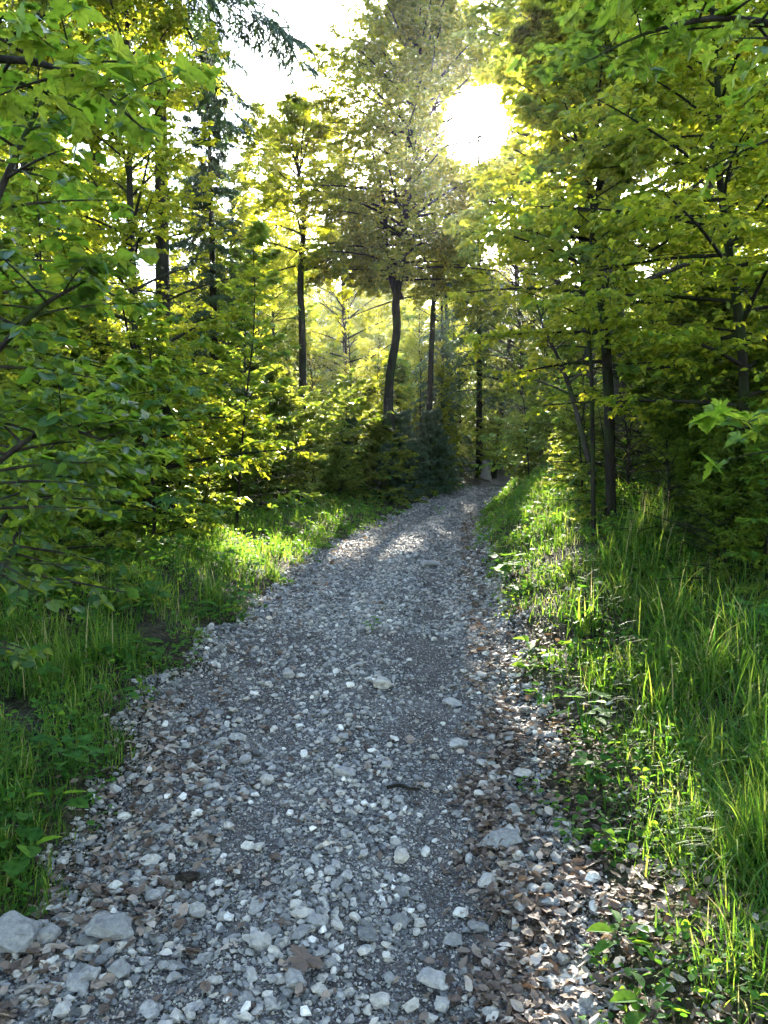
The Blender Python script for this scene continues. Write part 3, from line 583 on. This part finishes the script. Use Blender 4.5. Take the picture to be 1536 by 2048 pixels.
near_shrub(240, [[w3(-500, 400, 3.0, .03), w3(-200, 150, 2.9, .022), w3(50, 120, 2.8, .014), w3(190, 170, 2.7, .008), w3(300, 260, 2.7, .003)]],
           'maple branch with large backlit leaves at the top left', 'maple_branch', MAPLE, .09, 'maple', 16, .7, nl=4, n2=4, h0=.15, cat='branch')
near_shrub(250, [[w3(1950, 300, 3.6, .03), w3(1700, 120, 3.6, .022), w3(1480, 40, 3.5, .014), w3(1300, 60, 3.4, .008), w3(1150, 130, 3.4, .003)]],
           'maple branch with large backlit leaves at the top right', 'maple_branch', MAPLE, .09, 'maple', 26, .9, nl=5, n2=4, h0=.1, cat='branch')
near_shrub(260, [[w3(1800, 1200, 3.4, .02), w3(1640, 960, 3.3, .012), w3(1540, 870, 3.2, .008), w3(1440, 850, 3.1, .003)]],
           'maple twig with pale lobed leaves reaching in from the right edge', 'maple_twig', MAPLE, .11, 'maple', 9, .4, nl=4, n2=2, h0=.4, cat='twig')

# ------------------------------------------------------------------ grass and ground cover
def blades(rng, x, y, h, wd, acc, lean=.5, seg=4, z=None):
    n = len(x); z = T(x, y) if z is None else z; az = rng.uniform(0, 6.283, n); ln = rng.gamma(2, lean / 2, n)
    t = np.linspace(0, 1, seg + 1)[None]
    hx = np.cos(az); hy = np.sin(az)
    b = np.minimum(ln, 2.1)[:, None]; ang = b * t * 1.3          # bending over with height
    dz = np.cumsum(np.cos(ang), 1) / seg; dr = np.cumsum(np.sin(ang), 1) / seg; dz -= dz[:, :1]; dr -= dr[:, :1]
    Pz = z[:, None] - .01 + h[:, None] * dz; Px = x[:, None] + h[:, None] * dr * hx[:, None]; Py = y[:, None] + h[:, None] * dr * hy[:, None]
    wz = wd[:, None] * (1 - t ** 2.2) * .5 + .0003; tw = rng.uniform(-.6, .6, n)
    sx = -np.sin(az + tw)[:, None] * wz; sy = np.cos(az + tw)[:, None] * wz
    Lf = np.stack([Px - sx, Py - sy, Pz], -1); Rt = np.stack([Px + sx, Py + sy, Pz], -1)
    V = np.stack([Lf, Rt], 2).reshape(n, -1, 3); k = 2 * (seg + 1)
    f = np.array([[2*i, 2*i+1, 2*i+3, 2*i+2] for i in range(seg)])
    acc.add(V.reshape(-1, 3), (f[None] + (np.arange(n) * k)[:, None, None]).reshape(-1, 4), np.repeat(rng.random(n), k))
rg = np.random.default_rng(15)
def scatter(n, side, dmax=24, dmin=1.3, wmax=6, power=1.0, s0=0.0):
    """points beside the path: density falls with distance from the camera"""
    y = dmin * (dmax / dmin) ** rg.random(n); s = s0 + wmax * rg.random(n) ** power * np.minimum(1, .25 + y / 8)
    l, r = edge(y); x = np.where(side < 0, l - s, r + s)
    k = (np.abs(x / y) < .60) ; return x[k], y[k], s[k]
def clump(x, y):
    return .5 + .5*np.sin(x*3.1+y*1.3)*np.sin(y*2.7-x*.9+1) * .9 + .3*np.sin(x*9+y*7)
G = Acc()
x, y, s = scatter(150000, -1, wmax=6.5)
c = clump(x, y); k = (rg.random(len(x)) < .45 + .55*c**1.3) & (s > .25 * rg.random(len(x)) + .12*(1-c)); x, y, s, c = x[k], y[k], s[k], c[k]
k = rg.random(len(x)) < ss(16.5, 13.5, y + .9*(x + 4.2)*0 + np.clip(-x - .5, 0, 5)*1.35); x, y, s, c = x[k], y[k], s[k], c[k]
h = (.06 + .085*np.clip(s/.6, 0, 1)) * rg.uniform(.6, 1.5, len(x)) * (.7 + .5*c); blades(rg, x, y, h, .0045 * (1 + y/9) * rg.uniform(.6, 1.3, len(x)), G, .8)
x, y, s = scatter(150000, 1, wmax=5.5)
c = clump(x, y); off = np.interp(y, [1.5, 4, 7], [.75, .5, .08])
k = (rg.random(len(x)) < .45 + .55*c**1.3) & (s > off * (.4 + .9*rg.random(len(x)))); x, y, s, c = x[k], y[k], s[k], c[k]
lim = np.interp(y, [1.5, 3, 5, 8, 12, 18, 24], [3, 2.2, 1.5, 1.35, 1.9, 2.4, 2]); k = rg.random(len(x)) < ss(lim + .5, lim - .1, s); x, y, s, c = x[k], y[k], s[k], c[k]
h = (.07 + .13*np.clip((s-.2)/.7, 0, 1)) * rg.uniform(.6, 1.5, len(x)) * (.7 + .5*c); blades(rg, x, y, h, .0045 * (1 + y/9) * rg.uniform(.6, 1.4, len(x)), G, 1.15)
tag(G.obj('grass', M['grass']), 'green grass covering the banks on both sides of the path', 'grass', kind='stuff')
# low herbs: small rounded leaves near the ground
H_ = Acc()
for sd, n in ((-1, 48000), (1, 52000)):
    x, y, s = scatter(n, sd, wmax=4.5, dmax=22); c = clump(x + 5, y); k = (rg.random(len(x)) < (np.clip(y / 6, .15, 1) if sd > 0 else 1)) & (c > .35 + .3*rg.random(len(x))) & (s > .15*rg.random(len(x))); x, y, s = x[k], y[k], s[k]
    z = T(x, y) + rg.uniform(.02, .17, len(x)) * (.3 + np.clip(s, 0, 1)); az = rg.uniform(0, 6.28, len(x))
    put(H_, ROUND, np.stack([x, y, z], 1), np.stack([np.cos(az), np.sin(az), rg.normal(0, .25, len(x))], 1), np.array([0, 0, 1.]) + rg.normal(0, .35, (len(x), 3)), rg.uniform(.014, .04, len(x)) * (.6 + y/9), rng=rg, curl=True)
tag(H_.obj('ground_cover', M['herb']), 'low small leaved herbs between the grass', 'ground cover', kind='stuff')

# tall arching grass tussocks on the right
def tussock(seed, n, h, wd, lean):
    r_ = np.random.default_rng(seed); a = Acc(); x = r_.normal(0, .05, n); y = r_.normal(0, .05, n)
    blades(r_, x, y, h * r_.uniform(.55, 1.15, n), wd * r_.uniform(.6, 1.3, n), a, lean, seg=8, z=np.zeros(n)); return a.mesh('grass_tussock', M['grass'])
tus = [tussock(1, 70, .52, .0065, 1.25), tussock(2, 50, .46, .009, 1.45), tussock(3, 80, .40, .005, 1.2)]
for k in range(46):
    d = rg.uniform(2.1, 6.5); s = rg.uniform(.25, 1.6) + .1; l, r = edge(d); x = r + s + (.25 if d < 4 else 0)
    o = bpy.data.objects.new('grass_tussock', tus[k % 3]); C.objects.link(o); o.location = (x, d, float(T(x, d)) - .01); o.rotation_euler = (0, 0, rg.uniform(0, 6.28)); q = rg.uniform(.8, 1.15); o.scale = (q, q, q)
    tag(o, '%s arching grass tussock %s the right verge %s' % (['tall', 'wide bladed', 'bushy fine'][k % 3], 'at the stony edge of' if s < .6 else 'in the middle of' if s < 1.15 else 'high on', 'near the camera' if d < 3 else 'midway' if d < 4.5 else 'farther up'), 'grass tussock', 'grass tussocks on the right verge')
for k in range(26):
    d = rg.uniform(4, 10); l, r = edge(d); x = l - rg.uniform(.25, 2.5)
    o = bpy.data.objects.new('grass_tussock', tus[k % 3]); C.objects.link(o); o.location = (x, d, float(T(x, d)) - .01); o.rotation_euler = (0, 0, rg.uniform(0, 6.28)); q = rg.uniform(.7, 1.0); o.scale = (q, q, q)
    tag(o, '%s grass tussock %s the left verge %s' % (['tall', 'wide bladed', 'bushy fine'][k % 3], 'at the stony edge of' if l - x < .8 else 'in the middle of' if l - x < 1.6 else 'deep in', 'near the camera' if d < 5.5 else 'at middle distance' if d < 7.5 else 'farther along'), 'grass tussock', 'grass tussocks on the left verge')

# ------------------------------------------------------------------ stones
def rock_tmpl(seed, npt=14, blocky=.0, sub=False):
    import bmesh
    r_ = np.random.default_rng(seed); p = nrm(r_.normal(0, 1, (npt, 3))) * r_.uniform(.85, 1.1, (npt, 1)); p *= np.array([.62, .48, .34]) * r_.uniform(.8, 1.2, 3)
    bm = bmesh.new(); [bm.verts.new(v) for v in p]; rs = bmesh.ops.convex_hull(bm, input=bm.verts)
    bmesh.ops.delete(bm, geom=[v for v in bm.verts if not v.link_faces], context='VERTS')
    if sub:
        bmesh.ops.bevel(bm, geom=list(bm.edges), offset=.035, segments=2, affect='EDGES', profile=.6, clamp_overlap=True)
        bmesh.ops.triangulate(bm, faces=bm.faces)
        bmesh.ops.subdivide_edges(bm, edges=bm.edges, cuts=1, use_grid_fill=True)
    bmesh.ops.triangulate(bm, faces=bm.faces); bm.verts.ensure_lookup_table()
    v = np.array([list(q.co) for q in bm.verts]); 
    if sub:
        f3 = 5.0; v = v + .03 * np.sin(v[:, [1, 2, 0]] * 11 + seed) + .012 * np.sin(v[:, [1, 0, 2]] * 31 + 2*seed) + .012 * np.sin(v[:, [2, 0, 1]] * 23 + seed)
    f = np.array([[q.index for q in fc.verts] for fc in bm.faces]); bm.free(); return v, f
small = [rock_tmpl(s, 9) for s in range(8)]; med = [rock_tmpl(20 + s, 16) for s in range(8)]
def tread(x, y):
    l, r = edge(y); u = (x - (l + r) / 2) / ((r - l) / 2); return np.exp(-((u - .52) / .24) ** 2), np.exp(-((u + .35) / .2) ** 2), u
GR = Acc()
def stones(n, tm, smin, smax, dmin, dmax, pw=2.0, keep=None, sink=.25, over=.15, hi=0):
    y = dmin * (dmax / dmin) ** rg.random(n); l, r = edge(y); x = l - over + (r - l + 2*over) * rg.random(n)
    a1, a2, u = tread(x, y); k = rg.random(n) < 1 - keep * np.clip(a1 + .6*a2, 0, 1) - (.35 if smax > .03 else 0) * (np.sin(x*4.3 + y*1.9) * np.sin(y*3.1 - x*2) > .1); x, y = x[k], y[k]; n = len(x)
    sz = (smin + (smax - smin) * rg.random(n) ** pw) * 1.0
    which = rg.integers(0, len(tm), n)
    for i, t_ in enumerate(tm):
        m = which == i; az = rg.uniform(0, 6.28, m.sum()); q = m.sum()
        P = np.stack([x[m], y[m], T(x[m], y[m]) + .004 + sz[m] * (.34 - sink) * rg.uniform(.3, 1.2, q)], 1)
        put(GR, t_, P, np.stack([np.cos(az), np.sin(az), rg.normal(0, .25, q)], 1), np.array([0, 0, 1.]) + rg.normal(0, .3, (q, 3)), sz[m], np.clip(rg.beta(2, 2.2, q) + hi, 0, 1))
stones(95000, small, .005, .018, 1.5, 7, keep=.1)
stones(26000, med, .015, .036, 1.5, 8, keep=.9, sink=.1)
stones(45000, small, .02, .05, 6, 22, keep=.4)
stones(3600, med, .032, .058, 1.6, 12, pw=1.8, keep=.93, sink=0, hi=.12)
tag(GR.obj('gravel', M['stone']), 'grey crushed limestone gravel covering the path', 'gravel', kind='stuff')
# big stones one can point at: (column, row, width in photo px, label)
big = [rock_tmpl(60 + s, 18, sub=True) for s in range(7)]; rnd_ = [rock_tmpl(80 + s, 40, sub=True) for s in range(3)]
def stone(px, row, wpx, tm, shade, label, group=None, name='stone', asp=1.0, rz=None, acc=None):
    x, y = ray_ground(px, row); s = wpx / FPX * y / 1.05
    a = Acc(); v, f = tm; a.add(v * s * np.array([1, .95, asp]), f, np.full(len(v), shade))
    o = a.obj(name, M['stone']); o.location = (x, y, float(T(x, y, False)) + s * .22 * asp + .008); o.rotation_euler = (rg.uniform(-.15, .15), rg.uniform(-.15, .15), rg.uniform(-.4, .4) if rz is None else rz)
    tag(o, label, 'stone', group); return o
for px, row, wp, tm, sh, asp, lab in [
    (30, 1905, 130, big[0], .42, 1.0, 'large olive grey boulder at the lower left edge'), (218, 1880, 80, big[1], .4, 1.2, 'grey green stone with a pointed top, largest in the lower left gravel'),
    (200, 1860, 45, big[2], .5, 1.1, 'smaller stone leaning behind the pointed grey green stone'), (97, 1892, 54, big[3], .45, 1.2, 'blue grey stone between the boulder and the pointed stone'),
    (520, 1902, 46, rnd_[0], .55, 1.6, 'smooth rounded upright stone in the lower middle gravel'), (175, 1970, 42, big[4], .45, 1.2, 'squarish grey stone near the bottom left twig'),
    (240, 1955, 48, big[5], .4, 1.2, 'wedge shaped dark stone in the lower left gravel'), (588, 1978, 52, big[6], .5, 1.0, 'blue veined stone near the bottom middle'),
    (864, 1976, 56, big[1], .6, 1.1, 'brownish broken stone near the bottom right of the road'), (1173, 2022, 34, rnd_[1], .42, 1.4, 'smooth dark egg shaped stone at the bottom right'),
    (803, 1797, 32, rnd_[2], .35, 1.0, 'round dark pebble in the middle of the road'), (1000, 1690, 75, big[2], .42, .55, 'flat pale stone half buried in the right wheel track'),
    (1047, 1557, 52, big[3], .7, .5, 'thin slab of stone tilted at the right verge'), (971, 1533, 38, rnd_[0], .55, .6, 'flat round stone in the right wheel track'),
    (918, 1496, 34, big[4], .6, .8, 'pale lump of stone beside the flat round stone'), (906, 1413, 42, big[5], .62, .6, 'flat pale stone partly sunk in the middle track'),
    (764, 1375, 46, big[6], .7, .8, 'bright pale stone on the middle ridge'), (963, 1359, 30, big[0], .65, .9, 'light stone near the right verge'),
    (860, 1133, 36, big[1], .5, .7, 'brown flat stone standing out of the far track'), (1184, 1768, 28, big[2], .95, 1.2, 'white stone among dead leaves at the right verge'),
    (1094, 1322, 24, big[3], .75, .9, 'pinkish stone under the right grass'), (1093, 1815, 34, big[4], .6, .7, 'angular flat stone near the lower right leaves'),
    (922, 1838, 34, big[5], .9, .9, 'pale three cornered stone in the lower right track'), (1124, 1930, 26, big[6], .7, 1.3, 'upright light stone near the lower right leaves'),
    (394, 1836, 34, rnd_[1], .55, 1.3, 'smooth blue grey cobble in the lower gravel'), (457, 1845, 30, big[0], .92, .9, 'pale pinkish stone left of the rounded upright stone'),
    (690, 1553, 40, big[1], .5, .9, 'grey stone among brown leaves on the ridge'), (472, 1483, 28, big[2], .55, .9, 'right stone of the three in a row at the left verge'),
    (445, 1490, 26, big[3], .6, .9, 'middle stone of the three in a row at the left verge'), (428, 1497, 24, big[4], .4, .9, 'left stone of the three in a row at the left verge'),
    (250, 1640, 30, big[5], .88, .8, 'pale bluish stone at the left verge by the low herbs'), (576, 1355, 30, big[6], .6, .9, 'pale stone alone in the left wheel track'),
    (1036, 1722, 26, rnd_[2], .85, 1.0, 'small white rounded stone below the flat half buried stone'), (300, 2030, 62, big[0], .55, .5, 'broad flat stone cut by the bottom edge'),
    (905, 1895, 36, big[2], .4, 1.2, 'dark blue stone left of the brownish broken stone'), (1015, 1800, 30, big[6], .5, .6, 'small angular stone in the lower right track')]:
    stone(px, row, wp, tm, sh, lab, asp=asp)
n_ = 0
while n_ < 200:
    px = rg.uniform(-20, 1180); row = rg.uniform(1250, 2046); x, y = ray_ground(px, row); l, r = edge(y); a1, a2, u = tread(np.array([x]), np.array([y]))
    if not (l - .1 < x < r + .1) or rg.random() < .8 * a1[0]: continue
    s_ = .038 + .045 * rg.random() ** 2; zone_ = ('lower left' if px < 500 else 'lower middle' if px < 900 else 'lower right') if row > 1700 else 'middle'
    sh = rg.beta(2, 2); hz_ = 'left' if px < 330 else 'centre left' if px < 620 else 'centre right' if px < 880 else 'right'
    lab = '%s %s %s stone at the %s of the %s' % ('small' if s_ < .046 else 'medium' if s_ < .06 else 'big', 'dark grey' if sh < .35 else 'mid grey' if sh < .68 else 'pale grey', 'rounded' if n_ % 10 > 6 else 'angular', hz_,
        'nearest gravel' if row > 1850 else 'near gravel' if row > 1650 else 'middle gravel' if row > 1450 else 'farther gravel')
    stone(px, row, s_ * FPX / y, (big + rnd_)[n_ % 10], sh, lab, 'loose stones on the gravel road', rz=rg.uniform(0, 6.28), asp=rg.uniform(.7, 1.1)); n_ += 1

# ------------------------------------------------------------------ dead leaves and litter
def dry(seed, curl=.5):
    r_ = np.random.default_rng(seed); o = [(0, 0), (.2, .2), (.45, .3), (.75, .2), (1, 0)]; pts = o + [(x, -y) for x, y in o[-2:0:-1]] + [(.33, 0), (.66, 0)]
    v = np.array([[x, y, curl * (abs(y) ** 1.3 * r_.uniform(.3, 1.4) + .5*(x-.5)**2 * r_.uniform(-.5, 1.3)) + r_.normal(0, .035)] for x, y in pts])
    return v, np.array([[0, 1, 8], [1, 2, 8], [2, 9, 8], [2, 3, 9], [3, 4, 9], [4, 5, 9], [5, 6, 9], [6, 8, 9], [6, 7, 8], [7, 0, 8]])
DR = [dry(s) for s in range(6)]; LT = Acc()
def litter(n, where, smin=.03, smax=.065, dmin=1.6, dmax=16, z0=.012):
    y = dmin * (dmax / dmin) ** rg.random(n); l, r = edge(y); e = np.abs(rg.normal(0, 1, n))
    if where == 'L': x = l + .15 - .22*e*rg.choice([-1.0, 1], n)
    elif where == 'R': x = r - .1 + np.interp(y, [2, 5, 9], [.5, .3, .14])*e*rg.choice([-.35, 1.3], n)
    else: x = l + (r - l) * (.5 + .16*rg.normal(0, 1, n))
    kq = (y < 4.5) | (rg.random(n) < .4); x, y = x[kq], y[kq]; n = len(x)
    for i, t_ in enumerate(DR):
        m = rg.integers(0, 6, n) == i; q = m.sum(); az = rg.uniform(0, 6.28, q)
        put(LT, t_, np.stack([x[m], y[m], T(x[m], y[m]) + z0 + rg.uniform(0, .02, q)], 1), np.stack([np.cos(az), np.sin(az), rg.normal(0, .3, q)], 1), np.array([0, 0, 1.]) + rg.normal(0, .35, (q, 3)), rg.uniform(smin, smax, q), rg.beta(1.3, 1.9, q))
litter(3500, 'L'); litter(7500, 'R'); litter(250, 'M', dmin=1.8, dmax=8)
litter(3000, 'L', .012, .03); litter(10000, 'R', .012, .03); litter(700, 'M', .008, .018, dmax=7)
tag(LT.obj('leaf_litter', M['litter']), 'brown and tan dead leaves lying along both verges', 'dead leaves', kind='stuff')
# bigger single leaves
for px, row, wp, sh, kind, lab in [(320, 1921, 34, .95, 0, 'pale folded dead beech leaf in the lower left gravel'), (620, 1925, 72, .35, 1, 'large curled brown dead leaf in the lower middle gravel'),
        (1145, 1985, 60, .97, 1, 'pale dead maple leaf at the lower right of the road'), (1310, 1880, 40, .98, 0, 'white dead leaf in the sunny lower right corner'),
        (1190, 1720, 34, .93, 1, 'white dead leaf near the small plantain'), (1250, 1640, 34, .9, 1, 'pale dead leaf below the sunlit grass'), (395, 1685, 40, .5, 1, 'reddish brown dead leaf in the left gravel'),
        (1180, 1420, 36, .9, 1, 'pale dead leaves at the right verge under the herbs'), (480, 1760, 22, .9, 0, 'small pale dead leaf on the left gravel')]:
    x, y = ray_ground(px, row); s = wp / FPX * y; a = Acc(); t_ = DR[2] if kind == 0 else (MAPLE[0] * np.array([1, 1, 1.6]) + np.random.default_rng(px).normal(0, .05, MAPLE[0].shape) * np.array([0, 0, 1]), MAPLE[1])
    put(a, t_, [[0, 0, .02]], [[math.cos(px), math.sin(px), .1]], [[rg.normal(0, .25), rg.normal(0, .25), 1]], s, [sh]); o = a.obj('dead_leaf', M['litter']); o.location = (x, y, float(T(x, y)) + .012); tag(o, lab, 'dead leaf')
# twigs and a cone
def stick(px, row, px2, row2, r, label, mat='wood'):
    x, y = ray_ground(px, row); x2, y2 = ray_ground(px2, row2); z = float(T(x, y, False)); z2 = float(T(x2, y2, False))
    a = Acc(); L = np.array([x2 - x, y2 - y, z2 - z]); q = np.random.default_rng(px)
    pole(a, np.array([[0, 0, .02], L * .35 + [0, .01, .03], L * .7 + [0, -.01, .025], L + [0, 0, .02]]), [r, r * .9, r * .75, r * .5], 7, 12, .08, q, cap=True)
    o = a.obj('stick', M[mat]); o.location = (x, y, z); tag(o, label, 'stick')
stick(30, 2000, 122, 1984, .009, 'short brown stick lying in the bottom left gravel'); stick(775, 1583, 840, 1588, .010, 'dark stick across the middle ridge', 'bark_dark')
stick(548, 1645, 552, 1612, .006, 'pale broken stick in the middle of the left track'); stick(575, 1900, 612, 1810, .0022, 'thin bent pale twig in the lower middle gravel'); stick(1125, 1845, 1122, 1800, .002, 'thin twig near the lower right leaves', 'twig')
for k in range(30):
    sd = -1 if k % 3 == 0 else 1; d = rg.uniform(2.4, 9); l, r = edge(d); x = (l - rg.uniform(-.25, .2)) if sd < 0 else r + rg.uniform(-.1, .45)
    L_ = rg.uniform(.12, .38); an = rg.uniform(0, 3.14); a = Acc(); v_ = np.array([math.cos(an), math.sin(an), 0]) * L_; dz = float(T(x + v_[0], d + v_[1], False) - T(x, d, False)); v_[2] = dz
    rr = rg.uniform(.0025, .006); pole(a, np.array([[0, 0, .012], v_*.35 + [0, .012, .02], v_*.7 + [.008, -.01, .02], v_ + [0, 0, .012]]), [rr, rr*.9, rr*.75, rr*.5], 6, 10, .08, rg, cap=True)
    o = a.obj('fallen_twig', M['wood' if k % 2 else 'twig']); o.location = (x, d, float(T(x, d, False)))
    tag(o, '%s %s fallen twig at the %s verge, %s' % ('long' if L_ > .25 else 'short', 'pale' if k % 2 else 'brown', 'left' if sd < 0 else 'right', 'near' if d < 4 else 'middle distance' if d < 6.5 else 'far'), 'twig', 'fallen twigs along the verges')
a = Acc(); x, y = ray_ground(375, 1772); ph = np.arange(90) * 2.39996; t = (np.arange(90) + .5) / 90; rr = .020 * np.sin(np.pi * np.clip(t * .86 + .1, 0, 1)) ** .7
SCALE_T = (np.array([[0, 0, 0], [.5, .45, .1], [1, 0, .25], [.5, -.45, .1]]), tris([[0, 1, 2, 3]]))
P = np.stack([t * .095 - .05, rr * .75 * np.cos(ph), rr * .75 * np.sin(ph) + .02], 1); O = np.stack([np.zeros(90) + .8, np.cos(ph), np.sin(ph)], 1)
put(a, SCALE_T, P, O, np.stack([-np.ones(90), np.cos(ph), np.sin(ph)], 1), .017, rng=rg)
pole(a, np.array([[-.05, 0, .02], [-.02, 0, .02], [.02, 0, .02], [.048, 0, .02]]), [.008, .0165, .0165, .006], 10, 12, cap=True)
o = a.obj('spruce_cone', M['bark']); o.location = (x, y, float(T(x, y, False)) + .012); o.rotation_euler = (0, 0, .15); tag(o, 'brown scaly spruce cone lying in the left wheel track', 'cone')

# ------------------------------------------------------------------ broad leaved plants at the verges
OVAL = (ROUND[0] * np.array([1, .68, 1.5]), ROUND[1])
def plant(seed, n, size, h, leaf, up=.7):
    r_ = np.random.default_rng(seed); a = Acc(); st = Acc(); az = np.arange(n) * 2.4 + r_.uniform(-.4, .4, n); hh = h * r_.uniform(.4, 1.1, n); rd = h * .45 * r_.uniform(.5, 1.2, n)
    P = np.stack([rd * np.cos(az), rd * np.sin(az), hh], 1); D0 = P.copy(); L = np.linalg.norm(P, axis=1)
    tubes(st, np.zeros((n, 3)), nrm(D0 * np.array([.6, .6, 1.15])), L, nrm(D0) - nrm(D0 * np.array([.6, .6, 1.15])), np.full(n, .0022), np.full(n, .0014), 4, 4)
    put(a, leaf, P, np.stack([np.cos(az), np.sin(az), r_.uniform(-.3, .35, n)], 1), np.array([0, 0, 1.]) + r_.normal(0, .25, (n, 3)), size * r_.uniform(.7, 1.2, n), rng=r_)
    return st.mesh('stalks', M['herb'], True), a.mesh('leaves', M['herb'])
PL = [plant(1, 6, .07, .09, ROUND), plant(2, 9, .06, .14, ROUND), plant(3, 5, .085, .09, OVAL), plant(4, 9, .08, .18, MAPLE), plant(5, 12, .05, .12, OVAL)]
def place_plant(k, x, y, label, group=None, q=1.0):
    e = thing('broadleaf_plant', label, 'plant', (x, y, float(T(x, y)) - .005), rg.uniform(0, 6.28), group, q)
    for nm, me in zip(('stalks', 'leaves'), PL[k]): o = bpy.data.objects.new(nm, me); C.objects.link(o); o.parent = e
for px, row, k, q, lab in [(955, 1925 - 0, 2, .0, ''), (1245, 1905, 2, 1.0, 'three leaved plantain in the sunny lower right'), (1210, 1700, 2, 1.0, 'plantain with one bright upright leaf at the right verge'), (1180, 1560, 0, .9, 'small plantain with a rounded leaf beside the dead leaves'),
        (1300, 2040, 2, 1.0, 'bright green leaf plant at the bottom right edge'), (130, 1560, 1, 1.3, 'round leaved coltsfoot at the left verge, uppermost of the group'), (110, 1640, 0, 1.4, 'coltsfoot with broad leaves beside the left gravel'), (50, 1740, 0, 1.5, 'round leaved plant at the lower left edge'),
        (745, 1262, 1, .7, 'tiny green plant alone in the middle of the road'), (880, 1030, 4, 1.2, 'low green weeds growing in the far middle of the road'), (1085, 1420, 4, 1.2, 'herb clump at the right verge'), (1060, 1350, 2, 1.1, 'small dock plant growing from the right track edge'),
        (1150, 1690, 4, .8, 'dark low leafy plant at the right verge'), (40, 1400, 3, 1.5, 'lobed leaved plant in the left bank'), (930, 1010, 4, .0, '')]:
    if q: x, y = ray_ground(px, row); place_plant(k, x, y, lab, q=q)
for k in range(120):
    sd = -1 if k % 2 else 1; d = rg.uniform(2.2, 9); l, r = edge(d); s = rg.uniform(.1, 1.8); x = l - s if sd < 0 else r + s
    if abs(x / d) > .53 or (sd > 0 and d < 3.6): continue
    kk = int(rg.integers(0, 5)); place_plant(kk, x, d, '%s in the grass on the %s bank, %s' % (['low round leaved herb', 'round leaved herb', 'plantain like herb', 'lobed leaved herb', 'narrow leaved herb'][kk], 'left' if sd < 0 else 'right', 'near the camera' if d < 4 else 'at middle distance' if d < 6 else 'farther off'), 'leafy herbs on the %s bank' % ('left' if sd < 0 else 'right'), rg.uniform(.8, 1.4))

# ------------------------------------------------------------------ thin haze added for a glow round the sun, standing in for lens veil
if HAZE:
    m, t = newmat('haze'); pv = N(t, 'ShaderNodeVolumePrincipled'); pv.inputs['Color'].default_value = (.95, .93, .9, 1); pv.inputs['Density'].default_value = HAZE; pv.inputs['Anisotropy'].default_value = .82
    o = N(t, 'ShaderNodeOutputMaterial'); t.links.new(pv.outputs[0], o.inputs['Volume'])
    z0, z1 = -6, 40; X0, X1, Y0, Y1 = -125, 125, -65, 165
    V = [(x, y, z) for z in (z0, z1) for x, y in ((X0, Y0), (X1, Y0), (X1, Y1), (X0, Y1))]
    a = Acc(); a.add(V, [[3, 2, 1, 0], [4, 5, 6, 7], [0, 1, 5, 4], [1, 2, 6, 5], [2, 3, 7, 6], [3, 0, 4, 7]])
    tag(a.obj('haze', m), 'faint haze added to spread a glow round the sun', 'haze', kind='stuff')
